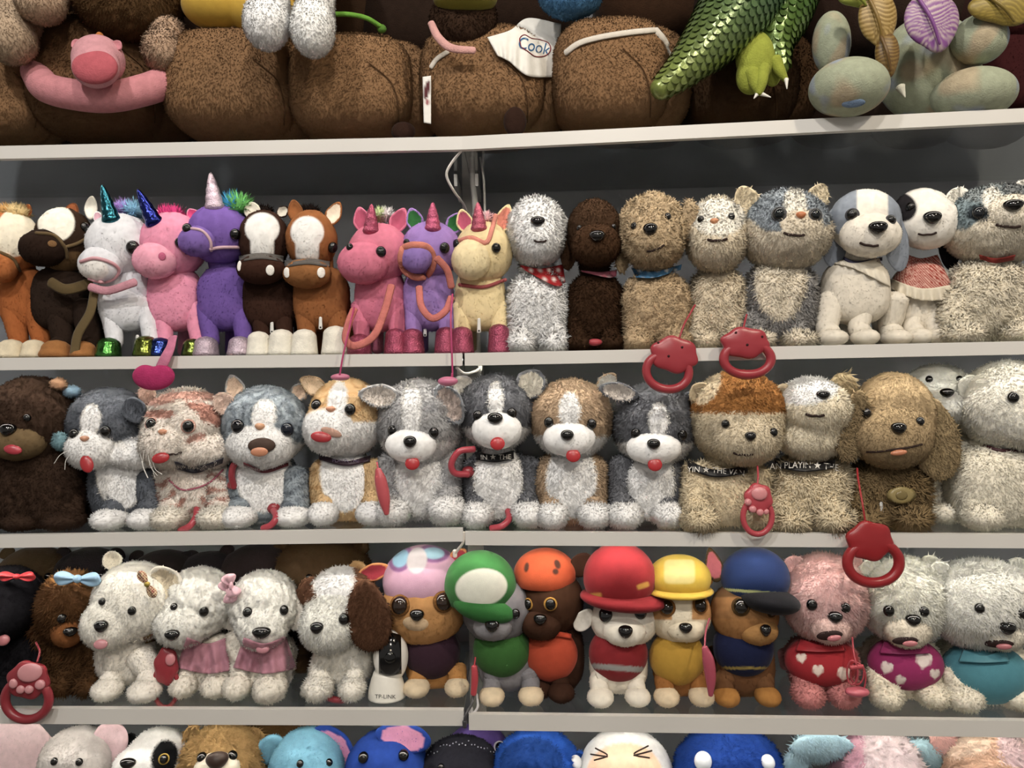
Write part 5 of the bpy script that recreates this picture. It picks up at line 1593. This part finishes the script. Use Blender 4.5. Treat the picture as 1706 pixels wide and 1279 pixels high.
# pomeranians in shirts
for lab, col, hcol, d, body, head, mz, eys, ns, mo, fts, vest, vcol, vp, mc in (
        ('pink fluffy plush pomeranian in a red shirt with hearts', 'd98a88', 'f6c6c2', 0.014, (1372, 1110, 54, 50), (1374, 995, 68, 72), (1384, 1042, 34, 30, 44), [(1353, 1007, 9), (1408, 1012, 8)], (1391, 1029, 12, 10), (1382, 1058, 21, 8, 14), [(1345, 52, 40), (1402, 54, 40)],
         (1368, 1100, 56, 40), 'b31f2c', [('ht', 1363, 1116, 9, 0, 'ebd8cc'), ('ht', 1405, 1122, 11, 10, 'ebd8cc'), ('ht', 1336, 1096, 8, -10, 'ebd8cc')], 'e9c4bc'),
        ('white plush pomeranian in a magenta shirt with hearts', 'ece2cc', 'fbf3de', 0.014, (1508, 1108, 54, 50), (1505, 998, 70, 70), (1512, 1048, 38, 30, 44), [(1481, 1017, 9), (1539, 1018, 8)], (1521, 1034, 12, 10), (1508, 1067, 20, 7, 10), [(1474, 54, 40), (1552, 56, 40)],
         (1508, 1104, 56, 42), 'a8286c', [('ht', 1478, 1112, 10, 20, 'e6d8d2'), ('ht', 1538, 1100, 13, 10, 'e6d8d2'), ('ht', 1556, 1122, 8, 0, 'e6d8d2'), ('ht', 1500, 1132, 8, 30, 'e6d8d2')], 'e3d9c6'),
        ('large white plush pomeranian in a plain teal shirt', 'ebe3d0', 'fbf4e2', 0.01, (1640, 1115, 66, 54), (1635, 1005, 92, 72), (1668, 1050, 40, 32, 44), [(1632, 1013, 8), (1702, 1022, 8)], (1677, 1045, 13, 11), (1664, 1072, 22, 7, 10), [(1602, 62, 42), (1692, 60, 40)],
         (1640, 1118, 62, 50), '4a8fa0', (), 'e6dfce')):
    T = plush('plush_dog', lab, 'plush dog', 4, d, body, head, [(f[0], f[1], f[2], 0.042, f[0] * 0.95 + body[0] * 0.05, body[1] + body[3] * 0.4) for f in fts], G4, col, hcol=hcol, fur=MED, hfur=(8.0, 0.22, 0.55, 1.6, 0.035), muz=[mz], msep=mc, mfur=SHORT, eyes=eys, nose=ns, mouth=(*mo, '2a1210'),
              ears=[(head[0] - head[2] * .72, head[1] - head[3] * .6, head[0] - head[2] * .85, head[1] - head[3] * .95, 44, 0, hcol, None, .3, 4), (head[0] + head[2] * .6, head[1] - head[3] * .7, head[0] + head[2] * .8, head[1] - head[3] * 1.0, 44, 0, hcol, None, .3, 4)])
    h = hit(T['hg'], mo[0] + 6, mo[1] + 3)
    ball('tongue', h[0] + np.array([0, -0.004, 0]), h[1], 0.011, 0.005, 0.004, T['hobj'], 'c8757c', 'plastic', 3, ang=mo[4])
    g = blob(vest[0], vest[1], T['y0'] + 0.085 - 0.022, vest[2] + 4, vest[3], body[2] * 0.9, (), 5)
    mesh('shirt', g, T['root'], vcol, 'cloth', vp)
    g = drape('shirt_collar', [(vest[0] - 34, vest[1] - 36), (vest[0], vest[1] - 26), (vest[0] + 34, vest[1] - 36)], [(vest[0] - 42, vest[1] - 16), (vest[0], vest[1] - 14), (vest[0] + 42, vest[1] - 16)], [g], T['root'], vcol, 'satin', off=7, step=3)

# dark plush toys standing in the second rank
for i, (px, py, rx, rz, c, lab) in enumerate(((60, 960, 62, 50, '3a2c1a', 'dark brown plush bear behind the blue bowed poodle'), (150, 958, 60, 46, '1c181a', 'black plush head behind the cream white dog'),
                                          (275, 962, 62, 46, '201a1a', 'black plush head rising behind the tilted white dog'), (352, 962, 58, 44, '1e1a1c', 'black plush head behind the caped white dogs'),
                                          (432, 960, 70, 54, '241c1c', 'near black plush head behind the forward facing white dog'), (535, 962, 86, 66, '4a3620', 'big brown furry bear behind the brown eared dog'))):
    T = plush('plush_bear', lab, 'plush bear', 4, 0.14, (px, 1090, rx * 0.9, 70), (px, py, rx, rz), [(px - 26, 46, 30), (px + 26, 46, 30)], 'plush toys in the second rank', c, fur=BALD, hfur=MED if i == 5 else BALD, hind=False, rear=10, bd=0.015, ry=0.4, hd=0.0, ears=[(px - rx * .7, py - rz * .6, px - rx * .85, py - rz * .95, 30, 0, c, None, .2, 4), (px + rx * .7, py - rz * .6, px + rx * .85, py - rz * .95, 30, 0, c, None, .2, 4)], eyes=[(px - 20, py, 6), (px + 20, py, 6)], nose=(px, py + 14, 9, 7))

# ------------------------------------------------------------------ lowest row: heads rising into the frame
G5 = 'plush toys on the lowest shelf'


def low(name, label, cat, px, py, rx, rz, col, d=0.02, **k):
    k.setdefault('hfur', k.pop('fur', SHORT))
    k.update(fur=BALD, lfur=BALD)
    return plush(name, label, cat, 5, d, (px, py + rz + 70, rx * 0.85, 95), (px, py, rx, rz), [(px - rx * .4, 50, 40), (px + rx * .4, 50, 40)], G5, col, **k)


T = low('plush_elephant', 'pale grey plush elephant with big pale pink ears', 'plush elephant', 130, 1268, 60, 56, 'b9b4b0', 0.012, fur=SHORT, eyes=[(91, 1268, 6), (132, 1269, 6)],
        ears=[dict(bx=95, by=1262, tx=-20, ty=1236, w=104, dy=10, col='d8bcc0', inner='dcc0c4', point=-.2, cup=6, th=14, fur=NAP), dict(bx=166, by=1275, tx=196, ty=1204, w=56, dy=-4, col='d4b4ba', inner='d8bac0', point=-.2, cup=6, th=14, fur=NAP)])
T = low('plush_panda', 'black and white plush panda with gold rimmed eye', 'plush panda', 264, 1268, 52, 54, 'e6e6e4', 0.016, fur=SHORT, muz=[(228, 1276, 36, 26, 30)], hpat=[('e', 274, 1262, 22, 30, 14, '141416')], ears=[(222, 1240, 208, 1226, 30, 10, '161618', None, .1, 4), (305, 1238, 326, 1226, 34, 10, '161618', None, .1, 4)], nose=(214, 1272, 13, 9), eyes=[(273, 1264, 7)], eyering='b09030')
T = low('plush_bear', 'golden brown fluffy plush bear with cream muzzle', 'plush bear', 372, 1272, 70, 62, 'a5834e', 0.01, fur=LONG, muz=[(362, 1280, 38, 26, 52)], msep='e0d8c4', mfur=NAP, nose=(362, 1268, 18, 14, '3a261c'), eyes=[(337, 1262, 8), (387, 1259, 8)], ears=[(325, 1228, 312, 1212, 34, 10, 'a5834e', None, .1, 4), (420, 1232, 438, 1222, 36, 10, 'a5834e', None, .1, 4)])
T = low('plush_bear', 'brown shaggy plush bear behind the golden bear', 'plush bear', 455, 1262, 74, 62, '6a4c28', 0.11, fur=LONG, hind=False, ears=[(400, 1215, 388, 1200, 34, 0, '6a4c28', None, .1, 4), (505, 1215, 518, 1200, 34, 0, '6a4c28', None, .1, 4)])
T = low('plush_bear', 'light blue plush bear with rounded ear', 'plush bear', 512, 1280, 62, 66, '6aa6c0', 0.012, fur=SHORT, ears=[dict(bx=468, by=1266, tx=436, ty=1232, w=52, dy=-2, col='66a2bc', inner=None, point=-.1, cup=4, th=18), dict(bx=548, by=1240, tx=566, ty=1226, w=30, dy=6, col='66a2bc', point=0, cup=4, th=14)], eyes=[(500, 1272, 6), (548, 1270, 6)], muz=[(520, 1292, 34, 22, 30)])
T = low('plush_animal', 'royal blue plush animal with big pink lined ears', 'plush animal', 645, 1284, 70, 68, '1c3f92', 0.014, fur=NAP, eyes=[(606, 1262, 9), (672, 1258, 9)], muz=[(636, 1298, 40, 26, 30)], msep='3f70b8',
        ears=[dict(bx=590, by=1280, tx=520, ty=1216, w=62, dy=6, col='1c3f92', inner='cf86b0', point=-.1, cup=6, th=14), dict(bx=625, by=1220, tx=718, ty=1238, w=56, dy=-26, col='1c3f92', inner='d48cb4', point=.1, cup=6, th=14)])
T = low('plush_seal', 'black plush toy head speckled with tiny sequins', 'plush toy', 768, 1282, 66, 54, '22222a', 0.016, fur=SHORT, muz=[(756, 1296, 36, 24, 34)], msep='8a5a62', eyes=[(735, 1278, 6)])
for i in range(26):
    a = 700 + i * 5.2
    b = 1262 - 26 * math.sin((i + 1) / 27 * 3.14) + rng.uniform(-4, 4)
    h = hit(T['hg'], a + 8, b)
    if h is not None:
        ball('sequin', h[0] + np.array([0, -0.002, 0]), h[1], .0013, .0013, .0006, T['hobj'], 'd0d4dc', 'steel', 1)
T = low('plush_animal', 'purple plush animal with white eye patch behind the black toy', 'plush animal', 795, 1258, 56, 50, '6a52a0', 0.11, fur=NAP, hind=False, eyes=[(832, 1246, 9)], eyering='e6e2e8')
T = low('plush_monster', 'bright blue furry plush toy with one white eye spot', 'plush toy', 895, 1288, 74, 72, '1c56b8', 0.012, fur=MED, hpat=[('e', 885, 1272, 52, 44, 0, '173f86')], eyes=[(958, 1270, 11, 'e9ecf0')], ears=[(945, 1262, 985, 1272, 34, -4, '1c56b8', None, .2, 4)])
T = low('plush_lamb', 'white plush toy with peach face and squeezed shut eyes', 'plush toy', 1042, 1288, 78, 72, 'eceae8', 0.01, fur=NAP, hpat=[('e', 1040, 1290, 62, 52, 0, 'e6c2a2')])
for pts in ([(992, 1246), (1012, 1258), (990, 1266)], [(984, 1256), (1012, 1260)], [(1080, 1242), (1056, 1256), (1082, 1262)], [(1086, 1250), (1056, 1258)]):
    line('stitched_eye', pts, T['hg'], T['hobj'], '3a2a24', 1.3, 'cloth', 1.0, y=T['y0'])
T = low('plush_monster', 'royal blue furry plush toy with two white oval spots', 'plush toy', 1215, 1290, 92, 78, '163f94', 0.012, fur=MED, eyes=[(1172, 1268, 15, 'd8e0e8'), (1278, 1270, 12, 'd8e0e8')])
T = low('plush_rabbit', 'fluffy pastel rabbit in pink, white and sky blue', 'plush rabbit', 1462, 1288, 74, 74, 'e6d4d8', 0.016, fur=LONG, hpat=[('lf', 1440, 'd8a4b8')], ears=[dict(bx=1420, by=1240, tx=1318, ty=1246, w=46, dy=-16, col='a4c8d8', point=0, cup=2, th=24), dict(bx=1510, by=1238, tx=1568, ty=1272, w=44, dy=-10, col='a8ccd8', point=0, cup=2, th=22), dict(bx=1345, by=1248, tx=1312, ty=1290, w=40, dy=-12, col='a4c8d8', point=0, cup=2, th=22)])
T = low('plush_rabbit', 'peach fluffy plush toy at the bottom right', 'plush toy', 1640, 1282, 70, 66, 'd8b094', 0.014, fur=LONG, hpat=[('e', 1600, 1240, 50, 22, 0, 'e6cdb8'), ('e', 1700, 1240, 40, 40, 0, 'dcc0c4')], ears=[dict(bx=1600, by=1250, tx=1550, ty=1226, w=40, dy=4, col='d9a8a0', point=.1, cup=2, th=20), dict(bx=1690, by=1240, tx=1730, ty=1216, w=44, dy=4, col='e0c8c8', point=.1, cup=2, th=20)])

# ------------------------------------------------------------------ leash handles, cords, cables
RED, CRM = 'b02c3a', 'a80f1c'
y = Y0(1114) - 0.018
handle('matte red leash handle with screw holes hanging below the tan curly dog', 1114, 606, 86, 92, y, RED, None, [(1132, 562, y + .004), (1140, 540, y + .012), (1150, 522, y + .026), (1158, 508, y + .04)], None, (0.08, -0.18, 0.92, 0.66), ang=8, screws=True)
y = Y0(1245) - 0.018
handle('matte red leash handle hanging below the grey and white cat', 1245, 586, 95, 84, y, RED, None, [(1238, 552, y + .004), (1240, 540, y + .02), (1244, 524, y + .04)], None, (-0.04, -0.18, 0.84, 0.62), screws=True)
y = Y0(1262) - 0.016
handle('coral leash handle with pink paw pads hanging in front of the cream dog', 1262, 848, 58, 88, y, 'c8404e', [(3, -26, 13, 11), (-16, -12, 6, 6), (-8, 0, 6, 6), (4, 5, 6, 6), (14, 4, 5, 5)], [(1262, 806, y + .004), (1263, 792, y + .012), (1262, 776, y + .03)], None, (0.02, -0.2, 0.8, 0.58), padcol='e08a90')
y = Y0(1455) - 0.022
handle('glossy bright red leash handle hanging in front of the white pomeranian', 1455, 922, 104, 106, y, CRM, None, [(1442, 872, y + .002), (1437, 840, y + .004), (1430, 800, y + .03), (1428, 780, y + .05)], 'b82028', (-0.06, -0.2, 0.74, 0.62))
y = Y0(45) - 0.016
handle('dark red leash handle with pale paw pads at the lower left', 45, 1150, 88, 104, y, '9a2432', [(5, -30, 19, 15), (-22, -12, 7, 8), (-10, -2, 7, 7), (4, -2, 7, 7), (22, -10, 8, 8)], [(62, 1102, y + .004), (66, 1085, y + .02), (60, 1070, y + .05)], None, (0.03, -0.17, 0.78, 0.6), padcol='cf8a90')
y = Y0(278) + 0.045
handle('red leash handle half hidden between two white dogs', 276, 1128, 48, 104, y, 'a82a38', [(8, -30, 8, 10)], [], None, (0.02, -0.18, 0.8, 0.6), padcol='d8848c')
# slim pink handle beside the orange cat
y = Y0(637) - 0.004
o = empty('leash_handle', P(637, 860, y), 'slim coral leash handle seen edge on beside the orange cat', 'leash handle', 'pull leash handles')
mesh('reel_body', ptube([(630, 782, y, 5), (634, 800, y, 10), (640, 830, y, 10), (644, 856, y, 4)], 14, 18, 0.8), o, 'd0505a', 'plastic')
mesh('cord', ptube([(630, 782, y, 1.6), (628, 770, y + .02, 1.6)], 8, 8), o, 'd0505a', 'satin')
y = Y0(1180) + 0.005
o = empty('leash_handle', P(1180, 1160, y), 'slim pink leash handle edge on between yellow and navy puppies', 'leash handle', 'pull leash handles')
mesh('reel_body', ptube([(1174, 1078, y, 5), (1180, 1100, y, 10), (1184, 1130, y, 9), (1184, 1158, y, 4)], 14, 18, 0.8), o, 'b84860', 'plastic')
mesh('cord', ptube([(1174, 1078, y, 1.6), (1176, 1050, y + .02, 1.6), (1182, 1030, y + .04, 1.6)], 8, 12), o, 'b84860', 'satin')
y = Y0(790) + 0.02
o = empty('leash_handle', P(790, 1160, y), 'coral leash handle edge on by the shelf gap', 'leash handle', 'pull leash handles')
mesh('reel_body', ptube([(790, 1110, y, 5), (791, 1130, y, 6), (789, 1156, y, 5)], 12, 12), o, 'c83a48', 'plastic')
mesh('cord', ptube([(790, 1110, y, 1.4), (792, 1095, y + .02, 1.4)], 8, 8), o, 'c83a48', 'satin')
# coiled cord between the pomeranians
y = Y0(1428) + 0.006
o = empty('leash_handle', P(1430, 1155, y), 'coiled pink leash cord with grip between the pomeranians', 'leash handle', 'pull leash handles')
for k, (cxk, wk, hk) in enumerate(((1420, 9, 40), (1428, 11, 36), (1434, 8, 44))):
    pts = [(cxk + wk * math.sin(t), 1100 + hk * (1 - math.cos(t)) * 0.5 + 4 * k, y + 0.004 * k - 0.004 * math.sin(t)) for t in np.linspace(0, 6.28, 15)]
    airline('cord', pts, o, 'b83a48', 1.5, 'satin', n=50)
airline('cord', [(1420, 1062, y + .03), (1422, 1085, y + .01), (1426, 1104, y)], o, 'b83a48', 1.5, 'satin')
mesh('cord_wrap', ptube([(1417, 1112, y - .002, 4), (1437, 1110, y - .002, 4)], 12, 8), o, 'b83a48', 'satin')
g = blob(1428, 1152, y, 20, 8, 14, (), 3)
mesh('grip', g, o, 'c8586a', 'plastic')
# red grip loops peeking between feet and necks of the third row
for lab, px, pts in (('red grip loop by the feet of the pink striped cat', 318, [(300, 884, .03), (316, 876, .02), (326, 862, .03), (328, 848, .05)]), ('red grip loop by the feet of the blue grey cat', 455, [(438, 880, .02), (452, 874, .015), (460, 862, .02), (456, 850, .045)]),
                     ('red grip loop under the black collared dark dog', 832, [(818, 880, .03), (836, 876, .025), (848, 864, .035), (846, 850, .06)]), ('dark red grip loop between the two grey dogs', 770, [(790, 748, .04), (765, 752, .035), (752, 772, .035), (758, 788, .04), (780, 790, .05)]),
                     ('dark red grip loop behind the striped cat', 392, [(402, 768, .05), (390, 774, .045), (386, 792, .045), (390, 812, .05)]), ('red grip loop under the brown eared dog', 585, [(545, 1162, .05), (570, 1166, .045), (590, 1150, .05), (592, 1130, .07)])):
    y = Y0(px)
    o = empty('leash_handle', P(px, pts[0][1], y + pts[0][2]), lab, 'leash handle', 'pull leash handles')
    mesh('grip_ring', ptube([(a, b, y + c, 5.5) for a, b, c in pts], 12, 30), o, 'a8303c' if b < 840 else 'c03a4c', 'plastic')
    a, b, c = pts[-1]
    mesh('reel_body', blob(a, b - 4, y + c + .012, 11, 10, 10, (), 3), o, 'a8303c', 'plastic')
# pink grip on strings above row three
y = Y0(745) - 0.016
o = empty('leash_handle', P(746, 634, y), 'pink grip on a string above the light grey dog', 'leash handle', 'pull leash handles')
mesh('grip', blob(746, 635, y, 17, 8, 10, (), 3), o, 'd8749a', 'plastic')
mesh('cord', ptube([(752, 632, y, 1.6), (753, 622, y, 1.6)], 8, 6), o, 'c83a78', 'satin')
# hot pink heart charm
y = Y0(256) - 0.018
o = empty('heart_charm', P(256, 645, y), 'hot pink plush heart hanging on a pink strap', 'plush heart')
d_, f_ = ico(4)
an = np.arctan2(d_[:, 2], d_[:, 0])
hr = 1 - 0.28 * np.exp(-((an - 1.57) / 0.38) ** 2) + 0.10 * np.cos(2 * (an - 0.4)) * 0
u = d_[:, 0] * hr * 35
v = np.where(d_[:, 2] < 0, d_[:, 2] * 24, d_[:, 2] * 22 * hr)
C = P(256, 626, y)
vv = C + (R_[None] * u[:, None] + U_[None] * v[:, None]) * S(y) + np.array([0, 1, 0])[None] * (d_[:, 1] * 13 * S(y))[:, None]
mesh('heart', G(vv, f_, (256, 626), y), o, 'c02a6c', 'velvet')
mesh('strap', ptube([(268, 612, y, 9), (276, 596, y + .0, 9), (284, 578, y + .01, 8), (288, 562, y + .03, 8)], 12, 20, 0.35), o, 'd0789a', 'velvet')
# power cables and plugs at the shelf joint
for lab, px, pts, c, r in (('white lamp cable looping under the highest shelf joint', 760, [(768, 252, .01), (752, 272, .02), (744, 292, .03), (756, 318, .05), (772, 340, .10), (780, 362, .14)], 'd8d6d0', 2.2),
                           ('pale lamp cable bundle hanging behind the upright', 795, [(786, 262, .2), (788, 300, .2), (792, 350, .2), (790, 400, .22)], 'b8b6b2', 5),
                           ('thin white lamp cable beside the pale bundle', 806, [(800, 262, .19), (806, 300, .19), (808, 352, .2), (812, 400, .2)], 'c8c6c0', 2),
                           ('white lamp cable under the second highest shelf joint', 785, [(760, 612, .012), (775, 622, .02), (792, 618, .03), (800, 612, .04)], 'd0cec8', 2.2),
                           ('white lamp cable under the middle shelf joint', 783, [(773, 886, .002), (772, 902, .004), (764, 914, .01), (758, 922, .02)], 'e0d8cc', 2.4),
                           ('black and white twisted cable in the gap of the second lowest shelf', 782, [(790, 1150, .03), (786, 1172, .01), (776, 1190, -.004), (774, 1206, -.004)], '3a3a3e', 2.4),
                           ('pale twisted cable beside the black one at the shelf gap', 790, [(794, 1156, .03), (796, 1176, .02), (790, 1186, .012), (784, 1184, .01)], 'b8b6b8', 2.2)):
    y = Y0(px)
    o = empty('power_cable', P(pts[-1][0], pts[-1][1], y + pts[-1][2]), lab, 'cable', 'lamp cables at the shelf joint')
    airline('cable', [(a, b, y + c_) for a, b, c_ in pts], o, c, r, 'plastic', n=40)
    a, b, c_ = pts[-1]
    mesh('plug', ptube([(a, b - 5, y + c_, 4), (a, b + 5, y + c_, 3.4)], 10, 6), o, c, 'plastic')
